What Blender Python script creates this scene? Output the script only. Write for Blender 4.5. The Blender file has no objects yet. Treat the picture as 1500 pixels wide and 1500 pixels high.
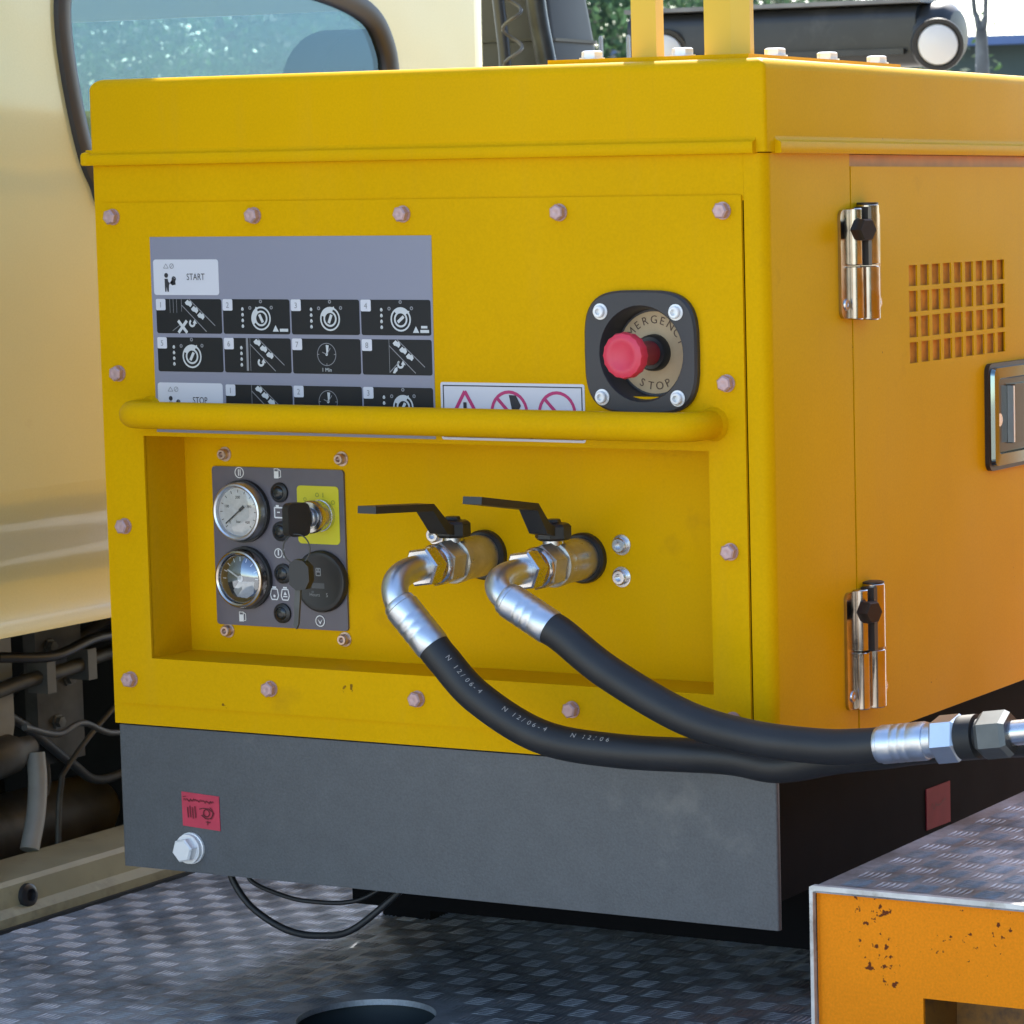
import bpy, bmesh, math, random
from mathutils import Vector, Matrix, noise
R = math.radians
sc = bpy.context.scene
COL = sc.collection
random.seed(7)

# ------------------------------------------------------------------ camera
cam = bpy.data.cameras.new('camera'); camo = bpy.data.objects.new('camera', cam); COL.objects.link(camo)
F_PX, PX, PY = 4515.9127, 1405.173, 718.139
yaw, pitch, roll = R(-24.84344), R(-5.543875), R(0.740295)
fw = Vector((math.sin(yaw)*math.cos(pitch), math.cos(yaw)*math.cos(pitch), math.sin(pitch)))
rt = Vector((math.cos(yaw), -math.sin(yaw), 0)); dn = fw.cross(rt)
cr = math.cos(roll)*rt + math.sin(roll)*dn; cd = -math.sin(roll)*rt + math.cos(roll)*dn
M = Matrix.Identity(4)
for i in range(3):
    M[i][0] = cr[i]; M[i][1] = -cd[i]; M[i][2] = -fw[i]
M.translation = Vector((1.753160, -2.062827, 0.443359))
camo.matrix_world = M
cam.sensor_fit = 'HORIZONTAL'; cam.sensor_width = 36; cam.lens = 36*F_PX/1500
cam.shift_x = (750-PX)/1500; cam.shift_y = -(750-PY)/1500
cam.clip_start = 0.05; cam.clip_end = 3000
cam.dof.use_dof = True; cam.dof.focus_distance = 2.45; cam.dof.aperture_fstop = 36
sc.camera = camo
# ------------------------------------------------------------------ sky, sun, exposure
SUN = Vector((-0.285, 0.665, 0.69)).normalized()
elev = math.asin(SUN.z); az = math.atan2(SUN.x, SUN.y)
w = bpy.data.worlds.new('World'); sc.world = w; w.use_nodes = True
nt = w.node_tree; nt.nodes.clear()
sky = nt.nodes.new('ShaderNodeTexSky'); sky.sky_type = 'NISHITA'; sky.sun_disc = False
sky.sun_elevation = elev; sky.sun_rotation = az; sky.air_density = 1.0; sky.dust_density = .6; sky.ozone_density = 1.0
bg = nt.nodes.new('ShaderNodeBackground'); bg.inputs[1].default_value = 0.15
wo = nt.nodes.new('ShaderNodeOutputWorld')
nt.links.new(sky.outputs[0], bg.inputs[0]); nt.links.new(bg.outputs[0], wo.inputs[0])
sl = bpy.data.lights.new('sun', 'SUN'); sl.energy = 4.0; sl.angle = R(0.53); sl.color = (1, .95, .87)
so = bpy.data.objects.new('sun', sl); COL.objects.link(so)
so.rotation_euler = (-SUN).to_track_quat('-Z', 'Y').to_euler(); so.location = (-3, 6, 8)
sc.view_settings.view_transform = 'Standard'; sc.view_settings.look = 'None'
sc.view_settings.gamma = 1.0; sc.view_settings.exposure = 1.68

# ------------------------------------------------------------------ materials
def srgb(r, g, b):
    f = lambda c: c/12.92 if c <= .04045 else ((c+.055)/1.055)**2.4
    return (f(r/255), f(g/255), f(b/255))
MATS = {}
def mat(name, col, rough=.5, metal=0., coat=0., var=0., vscale=8., bump=0., bscale=300., spec=.5, dirt=None, dscale=6., rvar=0., crough=.06, fine=0., cior=1.5, wave=0.):
    if name in MATS: return MATS[name]
    m = bpy.data.materials.new(name); m.use_nodes = True; MATS[name] = m
    n = m.node_tree.nodes; l = m.node_tree.links; p = n['Principled BSDF']
    p.inputs['Base Color'].default_value = (*col, 1); p.inputs['Roughness'].default_value = rough
    p.inputs['Metallic'].default_value = metal; p.inputs['Coat Weight'].default_value = coat
    p.inputs['Coat Roughness'].default_value = crough; p.inputs['Coat IOR'].default_value = cior; p.inputs['Specular IOR Level'].default_value = spec
    if var or dirt or bump or rvar:
        tc = n.new('ShaderNodeNewGeometry')
    last = None
    if var:
        t = n.new('ShaderNodeTexNoise'); t.inputs['Scale'].default_value = vscale; t.inputs['Detail'].default_value = 5
        l.new(tc.outputs['Position'], t.inputs['Vector'])
        mp = n.new('ShaderNodeMapRange'); mp.inputs[1].default_value = .3; mp.inputs[2].default_value = .7
        mp.inputs[3].default_value = 1-var; mp.inputs[4].default_value = 1+var
        l.new(t.outputs[0], mp.inputs[0])
        mx = n.new('ShaderNodeMix'); mx.data_type = 'RGBA'; mx.blend_type = 'MULTIPLY'; mx.inputs[0].default_value = 1
        mx.inputs[6].default_value = (*col, 1); l.new(mp.outputs[0], mx.inputs[7]); last = mx.outputs[2]
    if fine:
        t = n.new('ShaderNodeTexNoise'); t.inputs['Scale'].default_value = 520; t.inputs['Detail'].default_value = 2
        l.new(tc.outputs['Position'], t.inputs['Vector'])
        mp = n.new('ShaderNodeMapRange'); mp.inputs[1].default_value = .25; mp.inputs[2].default_value = .75; mp.inputs[3].default_value = 1-fine; mp.inputs[4].default_value = 1+fine
        l.new(t.outputs[0], mp.inputs[0])
        mx = n.new('ShaderNodeMix'); mx.data_type = 'RGBA'; mx.blend_type = 'MULTIPLY'; mx.inputs[0].default_value = 1
        l.new(last, mx.inputs[6]); l.new(mp.outputs[0], mx.inputs[7]); last = mx.outputs[2]
    if dirt:
        t = n.new('ShaderNodeTexNoise'); t.inputs['Scale'].default_value = dscale; t.inputs['Detail'].default_value = 8; t.inputs['Roughness'].default_value = .65
        l.new(tc.outputs['Position'], t.inputs['Vector'])
        rp = n.new('ShaderNodeMapRange'); rp.inputs[1].default_value = dirt[1]; rp.inputs[2].default_value = dirt[2]; l.new(t.outputs[0], rp.inputs[0])
        mx = n.new('ShaderNodeMix'); mx.data_type = 'RGBA'; mx.inputs[7].default_value = (*dirt[0], 1)
        if last: l.new(last, mx.inputs[6])
        else: mx.inputs[6].default_value = (*col, 1)
        l.new(rp.outputs[0], mx.inputs[0]); last = mx.outputs[2]
    if last: l.new(last, p.inputs['Base Color'])
    if rvar:
        t = n.new('ShaderNodeTexNoise'); t.inputs['Scale'].default_value = vscale*1.7; t.inputs['Detail'].default_value = 6
        l.new(tc.outputs['Position'], t.inputs['Vector'])
        mp = n.new('ShaderNodeMapRange'); mp.inputs[3].default_value = max(0, rough-rvar); mp.inputs[4].default_value = rough+rvar
        mp.inputs[1].default_value = .3; mp.inputs[2].default_value = .7
        l.new(t.outputs[0], mp.inputs[0]); l.new(mp.outputs[0], p.inputs['Roughness'])
    if bump:
        t = n.new('ShaderNodeTexNoise'); t.inputs['Scale'].default_value = bscale; t.inputs['Detail'].default_value = 3
        l.new(tc.outputs['Position'], t.inputs['Vector'])
        b = n.new('ShaderNodeBump'); b.inputs['Strength'].default_value = bump; b.inputs['Distance'].default_value = .002
        l.new(t.outputs[0], b.inputs['Height']); l.new(b.outputs[0], p.inputs['Normal'])
        if wave:
            t = n.new('ShaderNodeTexNoise'); t.inputs['Scale'].default_value = 7; t.inputs['Detail'].default_value = 1; l.new(tc.outputs['Position'], t.inputs['Vector'])
            b2 = n.new('ShaderNodeBump'); b2.inputs['Strength'].default_value = wave; b2.inputs['Distance'].default_value = .012; l.new(t.outputs[0], b2.inputs['Height']); l.new(b2.outputs[0], b.inputs['Normal'])
            if coat: l.new(b2.outputs[0], p.inputs['Coat Normal'])
    return m

YEL = mat('yellow_paint', (.68, .365, .002), .45, spec=.05, coat=.07, crough=.16, cior=1.22, fine=.045, wave=.22, var=.05, vscale=5, bump=.05, bscale=260, dirt=((.44, .23, .01), .64, .9), dscale=9)
n_ = YEL.node_tree.nodes; l_ = YEL.node_tree.links; p_ = n_['Principled BSDF']; src_ = p_.inputs['Base Color'].links[0].from_socket
g_ = n_.new('ShaderNodeNewGeometry'); v_ = n_.new('ShaderNodeTexNoise'); v_.inputs['Scale'].default_value = 120; v_.inputs['Detail'].default_value = 3; l_.new(g_.outputs['Position'], v_.inputs['Vector'])
w_ = n_.new('ShaderNodeTexNoise'); w_.inputs['Scale'].default_value = 13; w_.inputs['Detail'].default_value = 2; l_.new(g_.outputs['Position'], w_.inputs['Vector'])
m_ = n_.new('ShaderNodeMath'); m_.operation = 'MULTIPLY'; l_.new(v_.outputs[0], m_.inputs[0]); l_.new(w_.outputs[0], m_.inputs[1])
r_ = n_.new('ShaderNodeMapRange'); r_.inputs[1].default_value = .50; r_.inputs[2].default_value = .52; l_.new(m_.outputs[0], r_.inputs[0])
x_ = n_.new('ShaderNodeMix'); x_.data_type = 'RGBA'; x_.inputs[7].default_value = (.20, .09, .012, 1); l_.new(src_, x_.inputs[6]); l_.new(r_.outputs[0], x_.inputs[0])
s_ = n_.new('ShaderNodeTexNoise'); s_.inputs['Scale'].default_value = 1.0; s_.inputs['Detail'].default_value = 6; s_.inputs['Roughness'].default_value = .7
mp_ = n_.new('ShaderNodeMapping'); mp_.inputs['Scale'].default_value = (38, 38, 3.5); l_.new(g_.outputs['Position'], mp_.inputs[0]); l_.new(mp_.outputs[0], s_.inputs['Vector'])
k_ = n_.new('ShaderNodeMapRange'); k_.inputs[1].default_value = .54; k_.inputs[2].default_value = .80; k_.inputs[4].default_value = .10; l_.new(s_.outputs[0], k_.inputs[0])
y_ = n_.new('ShaderNodeMix'); y_.data_type = 'RGBA'; y_.inputs[7].default_value = (.42, .25, .06, 1); l_.new(x_.outputs[2], y_.inputs[6]); l_.new(k_.outputs[0], y_.inputs[0]); l_.new(y_.outputs[2], p_.inputs['Base Color'])
p_.inputs['Specular Tint'].default_value = (1, .75, .2, 1)
GREY = mat('grey_paint', (.090, .096, .103), .5, fine=.14, dirt=((.17, .165, .155), .60, .82), dscale=10, var=.06, vscale=40, bump=.12, bscale=500)
CREAM = mat('cream_paint', (.60, .55, .285), .30, coat=1., crough=.10, cior=1.5, bump=.03, bscale=200, wave=.20, fine=.03, var=.05, vscale=3, dirt=((.42, .32, .19), .62, .85), dscale=5)
CREAMD = mat('dirty_cream_paint', (.33, .29, .17), .5, var=.12, vscale=14, dirt=((.07, .06, .04), .5, .75), dscale=11)
ORANGE = None
ALU = mat('aluminium_tread', (.42, .45, .50), .55, metal=.6, fine=.12, var=.2, vscale=9, dirt=((.085, .083, .08), .43, .70), dscale=8, rvar=.08)
ALUB = mat('aluminium_bar', (.47, .50, .55), .56, metal=.55, fine=.10, var=.2, vscale=20, dirt=((.12, .118, .115), .45, .74), dscale=8)
ALUE = mat('aluminium_edge', (.56, .56, .55), .45, metal=.3, var=.2, vscale=60, dirt=((.25, .22, .18), .52, .75), dscale=40)
STEEL = mat('zinc_steel', (.62, .62, .64), .26, metal=1., var=.08, vscale=60, rvar=.06)
STEELM = mat('satin_steel', (.60, .63, .68), .36, metal=1., var=.05, vscale=80, bump=.05, bscale=700)
BOLT = mat('pale_bolt', (.50, .33, .325), .42, metal=.35, var=.08, vscale=200)
WBOLT = mat('bright_bolt', (.82, .82, .82), .35, metal=.15)
CHROME = mat('chrome', (.48, .44, .40), .18, metal=1., var=.12, vscale=50, rvar=.06)
BRASS = mat('plated_brass', (.52, .49, .43), .36, metal=.8, var=.2, vscale=70, rvar=.1)
RUB = mat('black_rubber', (.013, .013, .014), .5, var=.2, vscale=30, bump=.08, bscale=600)
BLK = mat('black_plastic', (.018, .018, .019), .42)
BLK2 = mat('estop_black', (.032, .030, .034), .45, bump=.05, bscale=600)
DARK = mat('dark_metal', (.010, .011, .012), .6, var=.3, vscale=20)
GRIME = mat('grimy_steel', (.085, .085, .08), .55, metal=.5, var=.4, vscale=25)
PALE = mat('pale_casting', (.27, .27, .25), .5, var=.2, vscale=20)
RED = mat('red_plastic', (.66, .035, .075), .42, bump=.06, bscale=500)
REDD = mat('dark_red_plastic', (.30, .02, .03), .45)
TAN = mat('legend_tan', (.46, .33, .19), .5, var=.08, vscale=60)
TANT = mat('legend_text', (.09, .05, .03), .6)
DGREY = mat('decal_grey', (.235, .235, .30), .35)
DWHITE = mat('decal_white', (.62, .61, .66), .4)
DBLACK = mat('decal_black', (.012, .013, .016), .4, spec=.25)
DPRINT = mat('decal_print', (.55, .56, .57), .4)
DPRINT2 = mat('decal_faint_print', (.22, .22, .24), .4)
DINK = mat('decal_ink', (.018, .018, .026), .5)
DMAG = mat('decal_magenta', (.48, .02, .14), .45)
IPGREY = mat('instrument_grey', (.115, .105, .125), .32, var=.05, vscale=60)
LIME = mat('lime_sticker', (.62, .56, .015), .45)
LIMET = mat('lime_print', (.25, .27, .02), .5)
DIAL = mat('dial_face', (.50, .49, .47), .5, var=.1, vscale=200)
DIALK = mat('dial_black', (.015, .015, .017), .35)
WHITEP = mat('white_print', (.72, .72, .72), .5)
STKR = mat('red_sticker', (.52, .035, .075), .5, var=.1, vscale=60)
STKT = mat('red_sticker_ink', (.12, .008, .015), .6)
SEAL = mat('window_rubber', (.035, .032, .032), .45)
SEAT = mat('seat_fabric', (.03, .035, .035), .8)
LAMPW = mat('white_lens', (.72, .70, .68), .35)
PLAST = mat('dark_grey_plastic', (.015, .017, .022), .5, var=.15, vscale=20)
BEAMM = mat('dark_beam_paint', (.020, .022, .025), .42, var=.25, vscale=9, dirt=((.06, .06, .06), .55, .8), dscale=14)
BARK = mat('bark', (.09, .08, .065), .85, var=.3, vscale=12)
POSTY = mat('worn_yellow_paint', (.68, .44, .03), .45, var=.04, vscale=8, dirt=((.34, .18, .02), .60, .85), dscale=20)
HOLE = mat('hole_dark', (.02, .03, .035), .5)

def orange_mat():
    m = mat('orange_paint', (.84, .245, .005), .5, spec=.1, fine=.10, var=.08, vscale=10)
    n = m.node_tree.nodes; l = m.node_tree.links; p = n['Principled BSDF']
    src = p.inputs['Base Color'].links[0].from_socket
    g = n.new('ShaderNodeNewGeometry')
    t = n.new('ShaderNodeTexNoise'); t.inputs['Scale'].default_value = 185; t.inputs['Detail'].default_value = 5; l.new(g.outputs['Position'], t.inputs['Vector'])
    t2 = n.new('ShaderNodeTexNoise'); t2.inputs['Scale'].default_value = 16; t2.inputs['Detail'].default_value = 2; l.new(g.outputs['Position'], t2.inputs['Vector'])
    mu = n.new('ShaderNodeMath'); mu.operation = 'MULTIPLY'; l.new(t.outputs[0], mu.inputs[0]); l.new(t2.outputs[0], mu.inputs[1])
    rp = n.new('ShaderNodeMapRange'); rp.inputs[1].default_value = .396; rp.inputs[2].default_value = .410; l.new(mu.outputs[0], rp.inputs[0])
    mx = n.new('ShaderNodeMix'); mx.data_type = 'RGBA'; mx.inputs[7].default_value = (.13, .03, .008, 1)
    l.new(src, mx.inputs[6]); l.new(rp.outputs[0], mx.inputs[0]); l.new(mx.outputs[2], p.inputs['Base Color'])
    return m
ORANGE = orange_mat()
def glass_mat(name, tint, gl, rough=.0, gcol=(1, 1, 1)):
    m = bpy.data.materials.new(name); m.use_nodes = True; n = m.node_tree.nodes; l = m.node_tree.links; n.clear()
    o = n.new('ShaderNodeOutputMaterial'); mi = n.new('ShaderNodeMixShader'); tr = n.new('ShaderNodeBsdfTransparent'); gs = n.new('ShaderNodeBsdfGlossy')
    lw = n.new('ShaderNodeLayerWeight'); lw.inputs[0].default_value = .5; fr = n.new('ShaderNodeMath'); fr.operation = 'POWER'; fr.inputs[1].default_value = 4.; l.new(lw.outputs['Facing'], fr.inputs[0])
    mu = n.new('ShaderNodeMath'); mu.operation = 'MULTIPLY_ADD'; mu.inputs[1].default_value = 1.0; mu.inputs[2].default_value = gl+.03
    tr.inputs[0].default_value = (*tint, 1); gs.inputs['Roughness'].default_value = rough; gs.inputs[0].default_value = (*gcol, 1)
    l.new(fr.outputs[0], mu.inputs[0]); l.new(mu.outputs[0], mi.inputs[0]); l.new(tr.outputs[0], mi.inputs[1]); l.new(gs.outputs[0], mi.inputs[2]); l.new(mi.outputs[0], o.inputs[0])
    MATS[name] = m; return m
GLASS = glass_mat('window_glass', (.70, .80, .84), .04, .01, (.34, .54, .86))
SIDEG = glass_mat('side_glass', (.88, .92, .90), .02, .01)
GAUGEB = glass_mat('domed_gauge_glass', (.9, .9, .9), .22, .03, (.75, .85, 1))
GAUGEG = glass_mat('gauge_glass', (.95, .95, .95), .04, .02)

# ------------------------------------------------------------------ helpers
ORG = {}
def reg(o, wl): ORG[o.name] = Vector(wl)
def thing(name, loc, label, cat, group=None):
    o = bpy.data.objects.new(name, None); COL.objects.link(o); o.location = loc; o.empty_display_size = .05
    o['label'] = label; o['category'] = cat
    if group: o['group'] = group
    reg(o, loc); return o
def tag(o, label, cat, group=None, kind=None):
    o['label'] = label; o['category'] = cat
    if group: o['group'] = group
    if kind: o['kind'] = kind
    return o
def link(name, me, m, parent=None, loc=(0, 0, 0), rot=None, smooth=False):
    o = bpy.data.objects.new(name, me); COL.objects.link(o)
    if m and not me.materials: me.materials.append(m)
    if parent is not None:
        o.parent = parent; o.location = Vector(loc) - ORG[parent.name]
    else: o.location = loc
    if rot: o.rotation_euler = rot
    reg(o, loc); return o
def finish(name, bm, m, parent=None, smooth=None, bevel=0, seg=2):
    """bm is in world coordinates; becomes one object with its origin at its own centre."""
    if bevel:
        es = [e for e in bm.edges if len(e.link_faces) == 2 and e.calc_face_angle(0) > R(40)]
        bmesh.ops.bevel(bm, geom=es, offset=bevel, segments=seg, affect='EDGES', clamp_overlap=True)
    bmesh.ops.recalc_face_normals(bm, faces=bm.faces[:])
    xs = [v.co for v in bm.verts]
    lo = Vector([min(c[i] for c in xs) for i in range(3)]); hi = Vector([max(c[i] for c in xs) for i in range(3)])
    c = (lo+hi)/2
    bmesh.ops.translate(bm, vec=-c, verts=bm.verts[:])
    me = bpy.data.meshes.new(name); bm.to_mesh(me); bm.free()
    if smooth is not None:
        me.polygons.foreach_set('use_smooth', [True]*len(me.polygons))
        me.set_sharp_from_angle(angle=R(smooth))
    return link(name, me, m, parent, c)
def NB(): return bmesh.new()
def box(bm, x0, x1, y0, y1, z0, z1):
    v = [bm.verts.new(p) for p in ((x0, y0, z0), (x1, y0, z0), (x1, y1, z0), (x0, y1, z0), (x0, y0, z1), (x1, y0, z1), (x1, y1, z1), (x0, y1, z1))]
    for f in ((0, 3, 2, 1), (4, 5, 6, 7), (0, 1, 5, 4), (1, 2, 6, 5), (2, 3, 7, 6), (3, 0, 4, 7)): bm.faces.new([v[i] for i in f])
    return v
def BOX(name, d, m, parent, bevel=0, seg=2):
    bm = NB(); box(bm, *d); return finish(name, bm, m, parent, 40 if bevel else None, bevel, seg)
def frame(d):
    d = Vector(d).normalized(); a = Vector((0, 0, 1)) if abs(d.z) < .9 else Vector((1, 0, 0))
    u = d.cross(a).normalized(); return u, d.cross(u).normalized(), d
def lathe(bm, base, axis, prof, n=32, rotn=0.):
    """prof: list of (t along axis, r). Closed at ends where r==0."""
    u, v, d = frame(axis); base = Vector(base); rings = []
    for t, r in prof:
        if r < 1e-7: rings.append([bm.verts.new(base+d*t)])
        else: rings.append([bm.verts.new(base+d*t+(u*math.cos(a)+v*math.sin(a))*r) for a in [rotn+2*math.pi*i/n for i in range(n)]])
    for A, B in zip(rings, rings[1:]):
        if len(A) == 1 and len(B) == 1: continue
        for i in range(n):
            j = (i+1) % n
            if len(A) == 1: bm.faces.new((A[0], B[j], B[i]))
            elif len(B) == 1: bm.faces.new((A[i], A[j], B[0]))
            else: bm.faces.new((A[i], A[j], B[j], B[i]))
def LATHE(name, base, axis, prof, m, parent, n=32, smooth=35, rotn=0.):
    bm = NB(); lathe(bm, base, axis, prof, n, rotn); return finish(name, bm, m, parent, smooth)
def spline(pts, k=10):
    P = [Vector(p) for p in pts]; P = [2*P[0]-P[1]]+P+[2*P[-1]-P[-2]]; out = []
    for i in range(1, len(P)-2):
        a, b, c, d = P[i-1:i+3]
        for s in range(k):
            t = s/k; out.append(.5*((2*b)+(c-a)*t+(2*a-5*b+4*c-d)*t*t+(3*b-a-3*c+d)*t**3))
    out.append(P[-2]); return out
def tube(bm, pts, r, n=16, cap=True):
    pts = [Vector(p) for p in pts]; rad = r if callable(r) else (lambda t: r)
    rings = []; up = None
    for i, p in enumerate(pts):
        d = (pts[min(i+1, len(pts)-1)]-pts[max(i-1, 0)]).normalized()
        if up is None: up = frame(d)[0]
        u = (up-d*up.dot(d)).normalized(); up = u; v = d.cross(u); rr = rad(i/(len(pts)-1))
        rings.append([bm.verts.new(p+(u*math.cos(2*math.pi*k/n)+v*math.sin(2*math.pi*k/n))*rr) for k in range(n)])
    for A, B in zip(rings, rings[1:]):
        for i in range(n): bm.faces.new((A[i], A[(i+1) % n], B[(i+1) % n], B[i]))
    if cap: bm.faces.new(rings[0][::-1]); bm.faces.new(rings[-1])
def TUBE(name, pts, r, m, parent, n=16, smooth=50):
    bm = NB(); tube(bm, pts, r, n); return finish(name, bm, m, parent, smooth)
def prism(bm, poly, h0, h1, fn):
    """poly 2D list, extruded between h0 and h1; fn(u,v,h)->xyz"""
    A = [bm.verts.new(fn(u, v, h0)) for u, v in poly]; B = [bm.verts.new(fn(u, v, h1)) for u, v in poly]; n = len(poly)
    bm.faces.new(A[::-1]); bm.faces.new(B)
    for i in range(n): bm.faces.new((A[i], A[(i+1) % n], B[(i+1) % n], B[i]))
FRONT = lambda u, v, h: (u, h, v)        # u=x v=z h=y
SIDE = lambda u, v, h: (h, u, v)         # u=y v=z h=x
PLAN = lambda u, v, h: (u, v, h)
def rrect(u0, u1, v0, v1, r, n=5):
    out = []
    for cu, cv, a0 in ((u1-r, v0+r, -90), (u1-r, v1-r, 0), (u0+r, v1-r, 90), (u0+r, v0+r, 180)):
        for i in range(n+1):
            a = R(a0+90*i/n); out.append((cu+r*math.cos(a), cv+r*math.sin(a)))
    return out
def plate(bm, u0, u1, v0, v1, h0, h1, holes, fn):
    us = sorted(set([u0, u1]+[c for h in holes for c in h[:2] if u0 <= c <= u1])); vs = sorted(set([v0, v1]+[c for h in holes for c in h[2:] if v0 <= c <= v1]))
    nu, nv = len(us)-1, len(vs)-1
    fill = [[not any(a <= (us[i]+us[i+1])/2 <= b and c <= (vs[j]+vs[j+1])/2 <= d for a, b, c, d in holes) for j in range(nv)] for i in range(nu)]
    V = {}
    def gv(i, j, k):
        if (i, j, k) not in V: V[i, j, k] = bm.verts.new(fn(us[i], vs[j], h1 if k else h0))
        return V[i, j, k]
    for i in range(nu):
        for j in range(nv):
            if not fill[i][j]: continue
            for k in (0, 1): bm.faces.new([gv(i, j, k), gv(i+1, j, k), gv(i+1, j+1, k), gv(i, j+1, k)])
            for di, dj, a, b in ((-1, 0, (i, j), (i, j+1)), (1, 0, (i+1, j), (i+1, j+1)), (0, -1, (i, j), (i+1, j)), (0, 1, (i, j+1), (i+1, j+1))):
                ii, jj = i+di, j+dj
                if not (0 <= ii < nu and 0 <= jj < nv and fill[ii][jj]):
                    bm.faces.new([gv(*a, 0), gv(*b, 0), gv(*b, 1), gv(*a, 1)])
# flat printed marks -------------------------------------------------
_font = {}
def text_tris(s):
    if s not in _font:
        cu = bpy.data.curves.new('t', 'FONT'); cu.body = s; cu.size = 1; cu.resolution_u = 3
        ob = bpy.data.objects.new('t', cu); COL.objects.link(ob)
        dg = bpy.context.evaluated_depsgraph_get(); me = bpy.data.meshes.new_from_object(ob.evaluated_get(dg))
        _font[s] = ([tuple(v.co[:2]) for v in me.vertices], [tuple(p.vertices) for p in me.polygons])
        bpy.data.objects.remove(ob); bpy.data.curves.remove(cu); bpy.data.meshes.remove(me)
    return _font[s]
class Print:
    def __init__(self, fn, h, step): self.bm = NB(); self.fn = fn; self.h = h; self.step = step
    def _d(self): self.h += self.step; return self.h
    def poly(self, pts):
        h = self._d(); self.bm.faces.new([self.bm.verts.new(self.fn(u, v, h)) for u, v in pts]); return self
    def rect(self, u0, u1, v0, v1, r=0): return self.poly(rrect(u0, u1, v0, v1, r, 3) if r else [(u0, v0), (u1, v0), (u1, v1), (u0, v1)])
    def disc(self, u, v, r, n=20): return self.poly([(u+r*math.cos(2*math.pi*i/n), v+r*math.sin(2*math.pi*i/n)) for i in range(n)])
    def ring(self, u, v, r0, r1, a0=0, a1=360, n=28):
        h = self._d(); pr = None
        for i in range(n+1):
            a = R(a0+(a1-a0)*i/n); c = [self.bm.verts.new(self.fn(u+r*math.cos(a), v+r*math.sin(a), h)) for r in (r0, r1)]
            if pr: self.bm.faces.new((pr[0], pr[1], c[1], c[0]))
            pr = c
        return self
    def line(self, a, b, w_):
        d = Vector((b[0]-a[0], b[1]-a[1])).normalized()*w_/2; n = Vector((-d.y, d.x))
        return self.poly([(a[0]+n.x, a[1]+n.y), (a[0]-n.x, a[1]-n.y), (b[0]-n.x, b[1]-n.y), (b[0]+n.x, b[1]+n.y)])
    def path(self, pts, w_):
        for a, b in zip(pts, pts[1:]): self.line(a, b, w_)
        return self
    def text(self, s, u, v, size, rot=0, center=True, sx=1.):
        vs, fs = text_tris(s); h = self._d()
        x0 = min(p[0] for p in vs); x1 = max(p[0] for p in vs)
        off = -(x0+x1)/2 if center else -x0; c, si = math.cos(rot), math.sin(rot); B = []
        for x, y in vs:
            x = (x+off)*size*sx; y = (y-.35)*size; B.append(self.bm.verts.new(self.fn(u+x*c-y*si, v+x*si+y*c, h)))
        for f in fs:
            try: self.bm.faces.new([B[i] for i in f])
            except ValueError: pass
        return self
    def build(self, name, m, parent):
        o = finish(name, self.bm, m, parent)
        return o
PF = lambda y: Print(FRONT, y, -1e-5)
PS = lambda x: Print(SIDE, x, 1e-5)

DECK = -.25; GROUND = -1.15; CABX = -0.294; W = .64
# ------------------------------------------------------------------ setting
bm = NB(); n = 40; S = 900
for i in range(n+1):
    for j in range(n+1):
        f = lambda t: (2*t-1)*abs(2*t-1)**1.5*S
        bm.verts.new((f(i/n), f(j/n), GROUND))
bm.verts.ensure_lookup_table()
for i in range(n):
    for j in range(n): bm.faces.new([bm.verts[k] for k in (i*(n+1)+j, (i+1)*(n+1)+j, (i+1)*(n+1)+j+1, i*(n+1)+j+1)])
g = finish('ground', bm, mat('gravel_ground', (.42, .375, .31), .9, var=.22, vscale=1.5, bump=.6, bscale=60), None)
g['kind'] = 'structure'; g['label'] = 'pale gravel yard ground around the truck'
bm = NB()
box(bm, -260, 400, 62, 420, GROUND-.2, GROUND+.02)
g = finish('meadow', bm, mat('grass_green', (.07, .11, .03), .95, var=.3, vscale=.4), None); g['kind'] = 'structure'; g['label'] = 'green meadow beyond the gravel yard'

# ------------------------------------------------------------------ POWER PACK
PP = thing('power_pack', (.32, .5, DECK), 'yellow hydraulic power pack with instrument panel, grey base and two black hoses', 'power pack')
# base tray
BASE = None
bm = NB(); prism(bm, rrect(.002, .6395, .0005, .0065, .0022, 3), -.1245, -.0015, PLAN)
BASE = finish('base_skirt', bm, GREY, PP, 40, .0010, 2); BASE['label'] = 'dark grey painted base skirt'
BOX('base_tray', (.002, .595, .0070, .972, -.1240, -.0015), mat('shaded_subframe', (.008, .008, .009), .85, spec=.12, var=.2, vscale=20), PP, .002)  # tray colour taken near black to carry the shade of this side
BOX('base_skirt_rear', (.002, .6395, .9725, .998, -.1245, -.0015), GREY, PP, .002)
BOX('body_floor', (.0045, .6355, .003, .993, -.0012, .0008), DARK, PP)
SKID_SHADE = mat('shade_black_skid', (.006, .006, .007), .85, spec=.1)  # kept almost black, with the underside shade put into the colour
BOX('under_shade_block', (.075, .590, .225, .400, -.200, -.1242), SKID_SHADE, PP, .012, 3)  # black block hung here to deepen the shadow under the base
BOX('under_shade_block', (.060, .530, .420, .900, -.168, -.1242), SKID_SHADE, PP, .003)  # second black block, keeps the shadow going further back
for x in (.004, .532): BOX('base_runner', (x, x+.055, .37, .96, DECK, -.1238), SKID_SHADE, PP, .003)
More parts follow.
